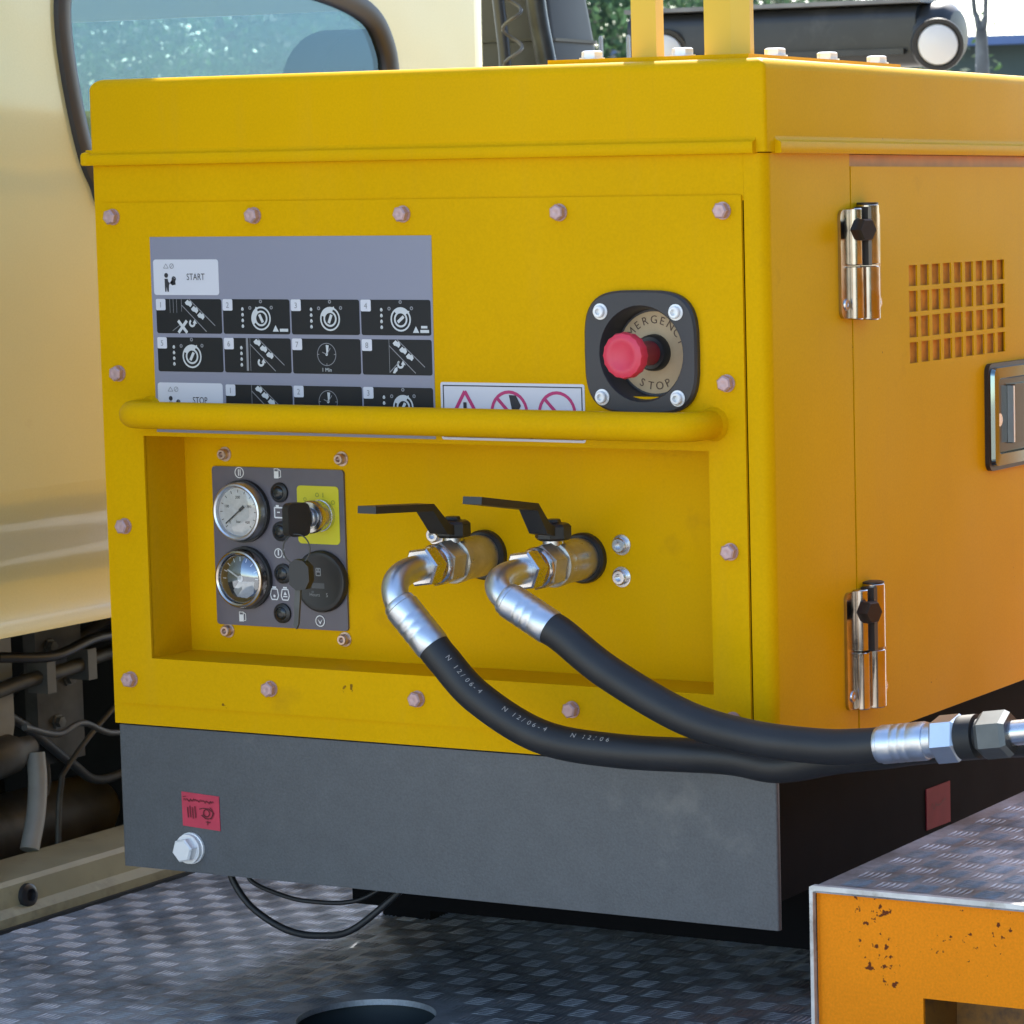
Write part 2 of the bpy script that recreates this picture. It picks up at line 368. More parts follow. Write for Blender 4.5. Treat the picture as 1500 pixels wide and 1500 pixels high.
# body shell
bm = NB(); plate(bm, 0, .6216, 0, .474, -.001, .003, [(.03, .6216, .03, .4385)], FRONT)
finish('front_frame', bm, YEL, PP)
arc = [(.63+.010*math.sin(R(a)), .009-.010*math.cos(R(a))) for a in range(0, 91, 10)]
arcin = [(.63+.006*math.sin(R(a)), .009-.006*math.cos(R(a))) for a in range(90, -1, -15)]
bm = NB(); prism(bm, [(.6217, -.001)]+arc+[(W, .1412), (.636, .1412)]+arcin+[(.6217, .003)], 0, .474, PLAN)
finish('corner_post', bm, YEL, PP, 30)
BOX('left_wall', (0, .004, .003, .998, 0, .474), YEL, PP)
BOX('back_wall', (.004, .636, .994, .998, 0, .474), YEL, PP)
BOX('inner_bulkhead', (.004, .60, .2, .205, .001, .474), DARK, PP)
BOX('inner_jamb', (.598, .634, .1, .1415, .001, .473), YEL, PP)
# door with louvre slots
holes = []
for c in range(9):
    for r_ in range(4):
        y0 = .2472+c*.02237; z0 = .3010+r_*.02137
        holes.append((y0-.0004, y0+.0160, z0, z0+.0174))
bm = NB(); plate(bm, .1432, .90, .0008, .4640, .6386, .6402, holes, SIDE)
DOOR = finish('door', bm, YEL, PP); DOOR['label'] = 'hinged side door with a grid of vent slots'
BOX('sound_liner', (.630, .6366, .23, .46, .285, .40), mat('liner_brown', (.62, .26, .02), .8, var=.25, vscale=60, bump=.4, bscale=300), PP)
BOX('door_top_rail', (.615, .6335, .143, .90, .455, .4735), mat('rail_orange', (.62, .28, .04), .5, var=.15, vscale=40), PP)
BOX('rear_side_post', (.636, .640, .902, .998, 0, .474), YEL, PP)
# lid
bm = NB(); rl = .0095; rg = []
for ins, z in [(0, .4748), (0, .5456-rl)]+[(rl*(1-math.cos(R(a))), .5456-rl+rl*math.sin(R(a))) for a in range(10, 91, 10)]:
    rg.append([bm.verts.new((u, v, z)) for u, v in rrect(-.002+ins, .642-ins, -.002+ins, 1.0-ins, .0035, 3)])
for A, B in zip(rg, rg[1:]):
    for k in range(len(A)): bm.faces.new((A[k], A[(k+1) % len(A)], B[(k+1) % len(B)], B[k]))
bm.faces.new(rg[0][::-1]); bm.faces.new(rg[-1])
LID = finish('lid', bm, YEL, PP, 50)
def strip(name, p0, p1, out):
    # rolled lip: rounded-end bar with swept section
    bm = NB(); p0, p1, out = Vector(p0), Vector(p1), Vector(out); prof = [(-.003, 0), (.0048, 0), (.0056, .0010), (.0056, .0078), (.0046, .0090), (.0016, .0098), (.0004, .0112), (0, .0130), (-.003, .0130)]
    A = [bm.verts.new(p0+out*a+Vector((0, 0, b))) for a, b in prof]; B = [bm.verts.new(p1+out*a+Vector((0, 0, b))) for a, b in prof]
    bm.faces.new(A); bm.faces.new(B[::-1]); k = len(prof)
    for i in range(k): bm.faces.new((A[i], A[(i+1) % k], B[(i+1) % k], B[i]))
    return finish(name, bm, YEL, LID, 50, .0008, 1)
strip('lid_lip', (-.0065, -.002, .4738), (.6335, -.002, .4738), (0, -1, 0))
strip('lid_lip', (.642, .0125, .4738), (.642, .999, .4738), (1, 0, 0))
strip('lid_lip', (-.002, -.0018, .4739), (-.002, .999, .4739), (-1, 0, 0))
LATHE('lip_end', (-.0045, -.0035, .4738), (0, 0, 1), [(0, 0), (0, .0042), (.0012, .0052), (.0085, .0052), (.0105, .004), (.012, 0)], YEL, LID, 16)
# lid gap shadow seam is real: body top sits 0.8 mm below lid
# hood bracket and posts
BR = BOX('lifting_plate', (.44, .619, .016, .281, .5454, .5494), YEL, PP, .0008, 1)
BOX('lifting_post', (.4962, .5186, .05, .062, .5494, 1.16), POSTY, PP, .002)
bm = NB(); prism(bm, [(.5605, .058), (.5605, .052), (.585, .050), (.600, .054), (.600, .060), (.585, .056)], .5494, 1.16, PLAN); finish('lifting_post', bm, POSTY, PP)
BOX('lifting_crossbar', (.49, .606, .046, .066, 1.16, 1.185), POSTY, PP, .003)
def hexbolt(r=.0064, h=.0062, wr=.0068, wh=.0010):
    bm = NB(); lathe(bm, (0, 0, 0), (0, -1, 0), [(0, 0), (0, wr), (wh, wr), (wh+.0001, 0)], 20)
    lathe(bm, (0, 0, 0), (0, -1, 0), [(wh, 0), (wh, r), (wh+h*.82, r), (wh+h, r*.80), (wh+h*1.02, r*.45), (wh+h*.97, 0)], 6, R(15))
    bmesh.ops.recalc_face_normals(bm, faces=bm.faces[:])
    me = bpy.data.meshes.new('bolt'); bm.to_mesh(me); bm.free(); return me
HB = hexbolt(); HB.materials.append(BOLT)
k = 0
for x in (.0208, .1665, .3130, .4595, .6048):
    for z in (.4308, .0389): link('panel_bolt', HB, None, PP, (x, -.003, z), (0, R(17*k), 0)); k += 1
for x in (.0206, .6055):
    for z in (.2995, .1700): link('panel_bolt', HB, None, PP, (x, -.003, z), (0, R(23*k), 0)); k += 1
TB = hexbolt(.0085, .0055, .0100, .0018); TB.materials.append(WBOLT)
for x, y in ((.472, .03), (.5535, .03), (.606, .083), (.606, .172), (.606, .262)): link('lid_bolt', TB, None, PP, (x, y, .5490), (R(-90), 0, 0))
# front panel and recess
bm = NB(); plate(bm, .008, .6204, .018, .4425, -.003, 0, [(.0435, .588, .058, .2472), (.499, .570, .288, .358)], FRONT)
PANEL = finish('front_panel', bm, YEL, PP, None, .0006, 1)
bm = NB(); box(bm, .0415, .590, .050, .053, .056, .2492)
for d in ((.0415, .0435, -.0005, .050, .056, .2492), (.588, .590, -.0005, .050, .056, .2492), (.0435, .588, -.0005, .050, .056, .058), (.0435, .588, -.0005, .050, .2472, .2492)): box(bm, *d)
finish('control_recess', bm, YEL, PP)
# grab bar
ys = -.040; r0 = .0113; L0, L1 = .0525, .5925; zb = .2678
pts = [(L0, .0, zb), (L0, -.018, zb)]+[(L0+.022-.022*math.cos(R(a)), -.018-.022*math.sin(R(a)), zb) for a in range(15, 91, 15)]
pts += [(.2, ys, zb), (.4, ys, zb)]+[(L1-.022+.022*math.sin(R(a)), -.018-.022*math.cos(R(a)), zb) for a in range(0, 91, 15)]+[(L1, .0, zb)]
HBAR = TUBE('grab_bar', pts, r0, YEL, PP, 24)
LATHE('weld_collar', (L0, -.003, zb), (0, -1, 0), [(0, 0), (0, .0134), (.003, .0122), (.005, .0113), (.005, 0)], YEL, HBAR, 24)
LATHE('weld_collar', (L1, -.003, zb), (0, -1, 0), [(0, 0), (0, .0134), (.003, .0122), (.005, .0113), (.005, 0)], YEL, HBAR, 24)

# ---- instruction decal
bm = NB(); prism(bm, [(.0585, .2508), (.338, .2508), (.3392, .4136), (.0585, .4138)], -.0034, -.003, FRONT)
DEC = finish('instruction_decal', bm, DGREY, PP); DEC['label'] = 'grey start and stop instruction decal with numbered pictograms'
Y1, Y2, Y3, Y4 = -.0036, -.0038, -.0040, -.0042
def sheet(name, d, m, r=.0025, y=Y1, par=DEC):
    bm = NB(); prism(bm, rrect(*d, r, 4), y-.00002, y+.0003, FRONT); return finish(name, bm, m, par)
def head_card(v1, word):
    sheet('heading_card', (.0612, .1284, v1-.0295, v1), DWHITE)
    p = PF(Y2); u = .0795; 
    p.disc(u-.0050, v1-.0132, .0020)
    p.poly([(u-.0068, v1-.0160), (u-.0036, v1-.0160), (u-.0030, v1-.0185), (u+.0010, v1-.0215), (u+.0028, v1-.0195), (u+.0046, v1-.0208), (u+.0040, v1-.0160), (u+.0022, v1-.0150), (u+.0014, v1-.0175), (u+.0030, v1-.0182), (u+.0010, v1-.0200), (u-.0014, v1-.0196), (u-.0024, v1-.0215), (u-.0028, v1-.0268), (u-.0042, v1-.0268), (u-.0048, v1-.0225), (u-.0052, v1-.0268), (u-.0066, v1-.0268)])
    p.ring(u+.0028, v1-.0162, .0012, .0022)
    p.text(word, .1050, v1-.0143, .0078, sx=.82)
    p.build('heading_print', DINK, DEC)
    p = PF(Y2); p.path([(u-.0075, v1-.0072), (u-.0050, v1-.0036), (u-.0025, v1-.0072), (u-.0075, v1-.0072)], .0005); p.ring(u+.001, v1-.0055, .0017, .0022); p.line((u-.0005, v1-.007), (u+.0025, v1-.004), .0004)
    p.build('heading_symbols', DPRINT2, DEC)
head_card(.3951, 'START'); head_card(.2925, 'STOP')
def dial(p, q, u, v, ang, r=.0098):
    p.ring(u, v, r*.86, r, 0, 360); p.ring(u, v, r*.50, r*.66, 0, 360)
    a = R(ang); c, s = math.cos(a), math.sin(a)
    p.line((u-c*r*.38, v-s*r*.38), (u+c*r*.38, v+s*r*.38), r*.26)
    p.ring(u, v, r*.60, r*.92, ang, ang+95, 12)
    p.poly([(u+c*r*1.12, v+s*r*1.12), (u+math.cos(a+.32)*r*.86, v+math.sin(a+.32)*r*.86), (u+math.cos(a-.22)*r*.86, v+math.sin(a-.22)*r*.86)])
    for an in (142, 90, 40): q.ring(u+math.cos(R(an))*r*1.42, v+math.sin(R(an))*r*1.42, r*.07, r*.16, n=10)
def lamps(p, u, v, k=4, dv=.0047):
    for i in range(k):
        p.ring(u, v-i*dv, .0006, .0013, n=10); p.disc(u, v-i*dv+.0007, .0010, 8)
def valves(p, q, u, v, mode):
    q.line((u-.004, v+.0145), (u-.004, v-.0125) if mode != 0 else (u-.004, v+.004), .0004)
    q.line((u-.004, v+.0095), (u+.021, v-.0125), .0007); q.line((u+.004, v+.0143), (u+.030, v-.0075), .0007)
    for i in range(3):
        a, b = u+.0015+i*.0062, v+.0105-i*.0052
        p.poly([(a-.002, b+.001), (a+.001, b+.0035), (a+.0025, b+.002), (a+.0042, b+.0026), (a+.0055, b-.0005), (a+.0036, b-.0028), (a+.0022, b-.0016), (a+.0010, b-.0012), (a-.0006, b-.0008)])
    p.ring(u+.0065, v-.0055, .0016, .0034, 120, 390, 12)
    p.poly([(u+.009, v-.0025), (u+.0115, v-.006), (u+.007, v-.0055)])
    if mode == 0:
        p.line((u-.008, v-.0035), (u+.001, v-.0135), .0026); p.line((u+.001, v-.0035), (u-.008, v-.0135), .0026)
        q.line((u-.014, v-.012), (u-.006, v-.007), .0005)
        for i in range(3): q.line((u-.016+i*.0035, v+.0145), (u-.016+i*.0035, v+.003), .0004)
    elif mode == 1:
        q.line((u-.007, v+.0145), (u-.007, v-.0125), .0022)
    elif mode == 2:
        q.line((u-.004, v-.012), (u+.006, v-.003), .0008); p.poly([(u-.001, v-.0125), (u+.001, v-.0085), (u+.0035, v-.0075), (u+.0035, v-.0105), (u+.001, v-.0128)])
def clock(p, q, u, v):
    q.ring(u, v, .0088, .0094); p.poly([(u, v-.0012), (u-.0006, v+.0078), (u+.0022, v+.0074), (u+.0012, v)]); p.disc(u, v, .0012, 10)
    q.line((u, v), (u+.0038, v+.0052), .0007); q.line((u-.0042, v+.0018), (u, v), .0007)
    for an in (0, 180, 270): q.line((u+math.cos(R(an))*.0072, v+math.sin(R(an))*.0072), (u+math.cos(R(an))*.0092, v+math.sin(R(an))*.0092), .0006)
def cell(c, v1, num, kind, arg=0):
    u0 = .0628+c*.0689; u1 = u0+.0673; v0 = v1-.0286
    sheet('step_card', (u0, u1, v0, v1), DBLACK, .002)
    sheet('number_tab', (u0, u0+.0098, v1-.0094, v1), DWHITE, .0012, Y2)
    PF(Y3).text(str(num), u0+.0049, v1-.0048, .0066).build('step_number', DPRINT2, DEC)
    p, q = PF(Y2), PF(Y2); vm = (v0+v1)/2-.0014
    if kind == 'dial':
        uu = u0+(.0385 if num != 5 else .0355); dial(p, q, uu, vm, arg); lamps(p, uu-.0185, vm+.0075)
        if num in (2, 4) and v1 > .35:
            p.poly([(u0+.0500, v0+.0022), (u0+.0560, v0+.0022), (u0+.0530, v0+.0075)])
            p.rect(u0+.0572, u0+.0655, v0+.0022, v0+.0046)
            if num == 4: p.rect(u0+.058, u0+.064, v0+.0058, v0+.0078)
    elif kind == 'valve': 
        valves(p, q, u0+.0305, vm+.0012, arg)
        if num == 6: lamps(p, u0+.0175, vm+.0075)
    elif kind == 'clock':
        clock(p, q, u0+.034, vm+.003)
        if v1 > .3: p.text('1 Min', u0+.034, v0+.0034, .0044)
    p.build('step_print', DPRINT, DEC)
    if len(q.bm.faces): q.build('step_lines', DPRINT2, DEC)
    else: q.bm.free()
for i, (n_, kd, ar) in enumerate(((1, 'valve', 0), (2, 'dial', 118), (3, 'dial', 68), (4, 'dial', 38))): cell(i, .3623, n_, kd, ar)
for i, (n_, kd, ar) in enumerate(((5, 'dial', 60), (6, 'valve', 1), (7, 'clock', 0), (8, 'valve', 2))): cell(i, .3304, n_, kd, ar)
for i, (n_, kd, ar) in enumerate(((1, 'valve', 3), (2, 'clock', 0), (3, 'dial', 60))): cell(i+1, .2918, n_, kd, ar)
# ---- warning decal
bm = NB(); prism(bm, rrect(.3440, .4782, .2508, .2968, .002), -.0034, -.003, FRONT)
WD = finish('warning_decal', bm, DWHITE, PP); WD['label'] = 'white warning decal with magenta triangle and two prohibition signs'
p = PF(Y1); u0, u1, v0, v1 = .3462, .4762, .2528, .2946; t = .0009
p.rect(u0, u1, v1-t, v1).rect(u0, u1, v0, v0+t).rect(u0, u0+t, v0+t, v1-t).rect(u1-t, u1, v0+t, v1-t).build('border', DINK, WD)
p = PF(Y1); uc, vt = .3670, .2898
p.path([(uc-.0205, .2560), (uc, vt), (uc+.0205, .2560), (uc-.0205, .2560)], .0030)
for uc in (.4085, .4528): p.ring(uc, .2735, .0150, .0176).line((uc-.011, .2845), (uc+.011, .2625), .0028)
p.build('warning_shapes', DMAG, WD)
p = PF(Y2); p.poly([(.4085, .2875), (.4150, .2872), (.4195, .2790), (.4175, .2760), (.4110, .2760)]); p.poly([(.412, .2745), (.4185, .2745), (.420, .266), (.4135, .262)]); p.line((.367, .281), (.367, .267), .003).disc(.367, .2625, .002)
p.path([(.440, .2725), (.444, .2745), (.447, .2715), (.451, .2735), (.455, .2745), (.459, .2720), (.464, .2745)], .0009); p.ring(.4625, .2732, .0020, .0028); p.build('warning_figures', DINK, WD)
# ---- emergency stop
def squircle(cx, cz, a, b, n=44, e=3.6):
    return [(cx+a*math.copysign(abs(math.cos(t))**(2/e), math.cos(t)), cz+b*math.copysign(abs(math.sin(t))**(2/e), math.sin(t))) for t in [2*math.pi*i/n for i in range(n)]]
ecx, ecz = .5335, .3215
n = 44; bm = NB()
out = squircle(ecx-.0015, ecz+.0012, .0503, .0478, n); rim = [(ecx+.0375*math.cos(2*math.pi*i/n), ecz+.0375*math.sin(2*math.pi*i/n)) for i in range(n)]
rings = [[(u, -.003, v) for u, v in out], [(u, -.0072, v) for u, v in out],
         [((u-ecx)*.965+ecx, -.0092, (v-ecz)*.965+ecz) for u, v in out], [(u, -.0092, v) for u, v in rim], [((u-ecx)*.96+ecx, -.0070, (v-ecz)*.96+ecz) for u, v in rim],
         [((u-ecx)*.90+ecx, .012, (v-ecz)*.90+ecz) for u, v in rim], [((u-ecx)*.10+ecx, .0135, (v-ecz)*.10+ecz) for u, v in rim]]
V = [[bm.verts.new(c) for c in r_] for r_ in rings]
for A, B in zip(V, V[1:]):
    for i in range(n): bm.faces.new((A[i], A[(i+1) % n], B[(i+1) % n], B[i]))
bm.faces.new(V[-1])
ES = finish('emergency_stop', bm, BLK2, PP, 32); ES['label'] = 'black emergency stop housing with red mushroom button'
LATHE('legend_disc', (ecx, .0128, ecz), (0, -1, 0), [(0, 0), (0, .0320), (.0012, .0320), (.0013, 0)], TAN, ES, 48)
p = PF(.0113)
def arc_text(s, r, a0, da, size, flip):
    for i, ch in enumerate(s):
        a = R(a0+i*da); p.text(ch, ecx+r*math.cos(a), ecz+r*math.sin(a), size, a-math.pi/2 if not flip else a+math.pi/2)
arc_text('EMERGENCY', .0258, 90+17.5*4, -17.5, .0090, False); arc_text('STOP', .0258, 270-26, 17.5, .0090, True)
p.build('legend_print', TANT, ES)
LATHE('button_collar', (ecx, .0118, ecz), (0, -1, 0), [(0, 0), (0, .0145), (.006, .0140), (.008, .0125), (.008, 0)], BLK, ES, 32)
LATHE('button_stem', (ecx, .004, ecz), (0, -1, 0), [(0, 0), (0, .0095), (.014, .0095), (.030, .0125), (.032, .0125), (.032, 0)], REDD, ES, 32)
bm = NB(); hp = [(0, 0), (0, .0150), (.002, .0172), (.008, .0178), (.0112, .0168), (.0126, .0140), (.0128, .0110), (.0118, .0095), (.0116, 0)]
lathe(bm, (ecx, -.026, ecz), (0, -1, 0), hp, 48)
for v in bm.verts:   # scalloped grip round the rim
    d = Vector((v.co.x-ecx, v.co.z-ecz)); 
    if d.length > .0145:
        a = math.atan2(d.y, d.x); s = 1+.022*math.cos(a*16); v.co.x = ecx+d.x*s; v.co.z = ecz+d.y*s
finish('mushroom_button', bm, RED, ES, 40)
def capscrew(r=.0052, h=.0045):
    bm = NB(); lathe(bm, (0, 0, 0), (0, -1, 0), [(0, 0), (0, r*1.35), (.0008, r*1.35), (.0009, r), (h*.85, r), (h, r*.85), (h, r*.52), (h*.4, r*.50), (h*.4, 0)], 20)
    bmesh.ops.recalc_face_normals(bm, faces=bm.faces[:]); me = bpy.data.meshes.new('cap_screw'); bm.to_mesh(me); bm.free(); me.polygons.foreach_set('use_smooth', [True]*len(me.polygons)); me.set_sharp_from_angle(angle=R(35)); return me
CS = capscrew(.0047, .0045); CS.materials.append(WBOLT)
for x, z in ((-.0360, .0325), (.0312, .0322), (-.0360, -.0339), (.0314, -.0339)): link('cap_screw', CS, None, ES, (ecx+x+.0005, -.0092, ecz+z))
# ---- instrument panel
B0 = .050
bm = NB(); prism(bm, rrect(.0733, .2093, .0822, .2180, .003), B0-.0022, B0, FRONT)
IP = finish('instrument_panel', bm, IPGREY, PP); IP['label'] = 'grey instrument panel with gauges, lamps and key switch'
YP = B0-.0024
SS = capscrew(.0046, .0062); SS.materials.append(mat('bronze_screw', (.55, .42, .36), .3, metal=.8))
for x, z in ((.0850, .2284), (.2056, .2273), (.0818, .0767), (.2031, .0750)): link('cap_screw', SS, None, PP, (x+.0015, B0, z))
S3 = capscrew(.0062, .0060); S3.materials.append(STEEL)
for x, z in ((.4765, .1648), (.4760, .1389), (.2985, .1668)): link('cap_screw', S3, None, PP, (x, B0, z))
def gauge(x, z, fluid):
    bm = NB(); lathe(bm, (x, B0-.002, z), (0, -1, 0), [(0, 0), (0, .0252), (.010, .0252), (.0125, .0240), (.0130, .0226), (.0122, .0212), (.0085, .0205), (.0080, 0)], 48)
    for f in bm.faces: f.smooth = True
    G = finish('gauge', bm, STEELM if fluid else CHROME, PP, 40); G['label'] = 'round pressure gauge with pale dial' if fluid else 'round fuel gauge with dark glossy dial'
    yb = B0-.0108
    LATHE('gauge_barrel', (x, B0-.002, z), (0, -1, 0), [(0, 0), (0, .0268), (.0045, .0268), (.0045, .0250)], BLK, G, 40)
    LATHE('dial_face', (x, yb+.0004, z), (0, -1, 0), [(0, 0), (0, .0203), (.0002, .0203), (.0002, 0)], DIAL if fluid else DIALK, G, 40)
    p = PF(yb)
    if fluid:
        for i in range(13):
            a = R(225-i*22.5); p.line((x+math.cos(a)*.0165, z+math.sin(a)*.0165), (x+math.cos(a)*.0190, z+math.sin(a)*.0190), .0006)
        for i in range(5): p.text(str(i*100), x+math.cos(R(225-i*67))*.0125, z+math.sin(R(225-i*67))*.0125, .0034)
        p.text('bar', x, z-.008, .0035); p.build('dial_marks', DINK, G)
        a = R(218); p2 = PF(yb-.0008); p2.line((x-math.cos(a)*.008, z-math.sin(a)*.008), (x+math.cos(a)*.0165, z+math.sin(a)*.0165), .0012).line((x-math.cos(a)*.008, z-math.sin(a)*.008), (x-math.cos(a)*.002, z-math.sin(a)*.002), .0026); p2.build('needle', DINK, G)
    else:
        for i in range(9):
            a = R(180-i*22.5); p.line((x+math.cos(a)*.0150, z+math.sin(a)*.0150), (x+math.cos(a)*.0185, z+math.sin(a)*.0185), .0008)
        p.build('dial_marks', WHITEP, G)
        a = R(150); p2 = PF(yb-.0008); p2.line((x, z), (x+math.cos(a)*.0150, z+math.sin(a)*.0150), .0014); p2.disc(x, z, .0028, 14); p2.build('needle', WHITEP, G)
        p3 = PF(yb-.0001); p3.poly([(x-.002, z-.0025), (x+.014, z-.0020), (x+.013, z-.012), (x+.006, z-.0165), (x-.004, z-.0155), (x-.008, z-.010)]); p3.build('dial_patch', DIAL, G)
    LATHE('gauge_glass', (x, yb-.0019, z), (0, -1, 0), [(.0003, .0206), (.0022, .018), (.0042, .013), (.0054, .007), (.0058, 0)] if not fluid else [(.0003, .0206), (.0010, .018), (.0016, .013), (.0019, .007), (.002, 0)], GAUGEG if fluid else GAUGEB, G, 40)
gauge(.1065, .1805, True); gauge(.1065, .1235, False)
for i, (x, z) in enumerate(((.1440, .1974), (.1445, .1645), (.1450, .1285), (.1430, .0946))):
    LM = LATHE('indicator_lamp', (x, B0-.002, z), (0, -1, 0), [(0, 0), (0, .0086), (.0022, .0084), (.003, .0070), (.0034, .0062), (.0034, 0)], BLK, PP, 28)
    LATHE('lens', (x, B0-.0052, z), (0, -1, 0), [(0, 0), (0, .0060), (.0012, .0050), (.0018, .003), (.002, 0)], mat('lamp_lens', (.012, .014, .016), .2), LM, 24)
p = PF(YP)
u, v = .1023, .2132; p.ring(u, v, .0040, .0048).line((u-.0008, v-.0028), (u-.0008, v+.0028), .0009).line((u+.0010, v-.0028), (u+.0010, v+.0028), .0009)
def pump(u, v): p.rect(u-.0035, u+.0012, v-.0042, v+.0018).rect(u-.0035, u-.0029, v+.0018, v+.0042).rect(u+.0006, u+.0012, v+.0018, v+.0042).rect(u-.0029, u+.0006, v+.0036, v+.0042).path([(u+.0012, v+.0035), (u+.0034, v+.0024), (u+.0034, v-.0030), (u+.0016, v-.0034)], .0007)
pump(.1420, .2135); pump(.1005, .0897)
u, v = .1455, .1805; p.path([(u-.0075, v-.0045), (u-.0075, v+.0040), (u+.0075, v+.0040), (u+.0075, v-.0045), (u-.0075, v-.0045)], .0012).rect(u-.006, u-.003, v+.0046, v+.0062).rect(u+.003, u+.006, v+.0046, v+.0062); p.line((u-.005, v), (u-.002, v), .001).line((u+.002, v), (u+.005, v), .001)
u, v = .1405, .1457; p.ring(u, v, .0034, .0042).line((u, v-.002), (u, v+.003), .0014).line((u+.0056, v-.004), (u+.0056, v+.004), .0008)
for u in (.1350, .1462): p.path([(u-.0030, .1150), (u-.0042, .1095), (u-.0028, .1060), (u+.0028, .1060), (u+.0042, .1095), (u+.0030, .1150), (u-.0030, .1150)], .0010).rect(u-.002, u+.002, .1158, .1172)
p.disc(.1350, .1090, .0012, 10); p.line((.1440, .1090), (.1485, .1090), .001).poly([(.1445, .1103), (.1479, .1103), (.1462, .1135)])
u, v = .1814, .0897; p.ring(u, v, .0040, .0049).poly([(u-.0026, v+.0018), (u, v-.0008), (u+.0026, v+.0018), (u, v-.0030)])
p.build('panel_symbols', WHITEP, IP)
bm = NB(); prism(bm, rrect(.1617, .2042, .1550, .2040, .0035), B0-.0027, B0-.0020, FRONT); LS = finish('switch_label', bm, LIME, PP); LS['label'] = 'lime green label behind the key switch'
p = PF(B0-.0029); p.ring(.1700, .1925, .0011, .0016).ring(.1825, .1965, .0013, .0019).line((.1885, .1945), (.1885, .1985), .0008).ring(.1985, .1905, .0013, .0019); p.build('switch_marks', LIMET, LS)
KS = LATHE('key_switch', (.1868, B0-.0027, .1795), (0, -1, 0), [(0, 0), (0, .0135), (.004, .0135), (.0042, .0128), (.009, .0128), (.011, .0120), (.0112, .0138), (.0165, .0138), (.018, .0128), (.0182, .0095), (.0165, .0090), (.0165, 0)], STEEL, PP, 36)
LATHE('switch_core', (.1868, B0-.0185, .1795), (0, -1, 0), [(0, 0), (0, .0082), (.006, .0078), (.0068, .006), (.0068, 0)], STEELM, KS, 28)
HM = LATHE('hour_meter', (.1850, B0-.0022, .1236), (0, -1, 0), [(0, 0), (0, .0262), (.003, .0262), (.0050, .0248), (.0055, .0230), (.0050, .0210), (.0050, 0)], BLK, PP, 44)
p = PF(B0-.0074); u = .1845; p.rect(u-.0070, u+.0058, .1180, .1226).rect(u-.0076, u-.0050, .1140, .1158); p.build('counter_window', mat('counter_grey', (.08, .085, .09), .4), HM)
p = PF(B0-.0075); p.path([(u-.0022, .1290), (u-.0022, .1350), (u+.0022, .1350), (u+.0022, .1290), (u-.0022, .1290)], .0009).line((u-.002, .1322), (u+.002, .1322), .0012).line((u, .1330), (u, .1345), .0014); p.text('Hours', u-.0042, .1128, .0042).text('5', u+.0082, .1128, .0048); p.build('counter_print', mat('counter_print', (.28, .28, .28), .5), HM)
# ---- ball valves
def ball_valve(x, z, tilt, lever):
    ax = (0, -1, 0); b = (x, B0, z)
    V_ = LATHE('ball_valve', (x, B0-.006, z), ax, [(0, 0), (0, .0165), (.004, .0172), (.030, .0172), (.034, .0166), (.0345, .0182), (.041, .0186), (.0435, .0180), (.044, .0160), (.046, .0160), (.046, 0)], BRASS, PP, 40)
    V_['label'] = 'plated brass ball valve with black lever'
    LATHE('grommet', (x, B0, z), ax, [(0, 0), (0, .0205), (.005, .0205), (.0068, .0190), (.0068, 0)], BLK, V_, 36)
    bm = NB(); lathe(bm, (x, B0-.0515, z), ax, [(0, 0), (0, .0170), (.0015, .0182), (.0175, .0182), (.019, .0168), (.019, 0)], 6, R(20)); finish('hex_adapter', bm, BRASS, V_, 30, .0008, 1)
    LATHE('adapter_ring', (x, B0-.0700, z), ax, [(0, 0), (0, .0158), (.002, .0166), (.004, .0158), (.005, .0145), (.007, .0152), (.009, .0145), (.009, 0)], STEEL, V_, 36)
    bm = NB(); lathe(bm, (x, B0-.0785, z), ax, [(0, 0), (0, .0152), (.0015, .0164), (.0145, .0164), (.016, .0148), (.016, 0)], 6, R(8)); finish('swivel_nut', bm, STEEL, V_, 30, .0008, 1)
    LATHE('stem_boss', (x, .0035, z+.0155), (0, 0, 1), [(0, 0), (0, .0085), (.004, .0085), (.005, .007), (.005, 0)], STEEL, V_, 24)
    # lever
    LV = NB()
    y0, z0 = .0035, z+.0195
    lathe(LV, (x, y0, z0), (0, 0, 1), [(0, 0), (0, .0125), (.002, .0145), (.011, .0145), (.013, .0125), (.0135, .008), (.0145, .0065), (.0165, .006), (.0165, 0)], 8, R(22))
    a = lever
    top = [(y0+.008, z0+.003), (a[0][0]+.004, a[0][1]-.003), (a[1][0], a[1][1]), (a[2][0], a[2][1])]
    th = .0058; up = []; dnn = []
    for i, q in enumerate(top):
        pq = top[max(i-1, 0)]; nq = top[min(i+1, 3)]; d = Vector((nq[0]-pq[0], nq[1]-pq[1])).normalized(); nn = Vector((d.y, -d.x)) if d.x < 0 else Vector((-d.y, d.x))
        if nn.y < 0: nn = -nn
        hh = th/2*(1.5 if i == 1 else 1); up.append((q[0]+nn.x*hh, q[1]+nn.y*hh)); dnn.append((q[0]-nn.x*hh, q[1]-nn.y*hh))
    prism(LV, up+dnn[::-1], x-.0085, x+.0085, SIDE)
    finish('valve_lever', LV, BLK, V_, 30, .0009, 2)
ball_valve(.3472, .1522, 5, [(-.0184, .1830), (-.0346, .1994), (-.1119, .2049)])
ball_valve(.4418, .1531, 11, [(-.0196, .1863), (-.0307, .2025), (-.1088, .2148)])
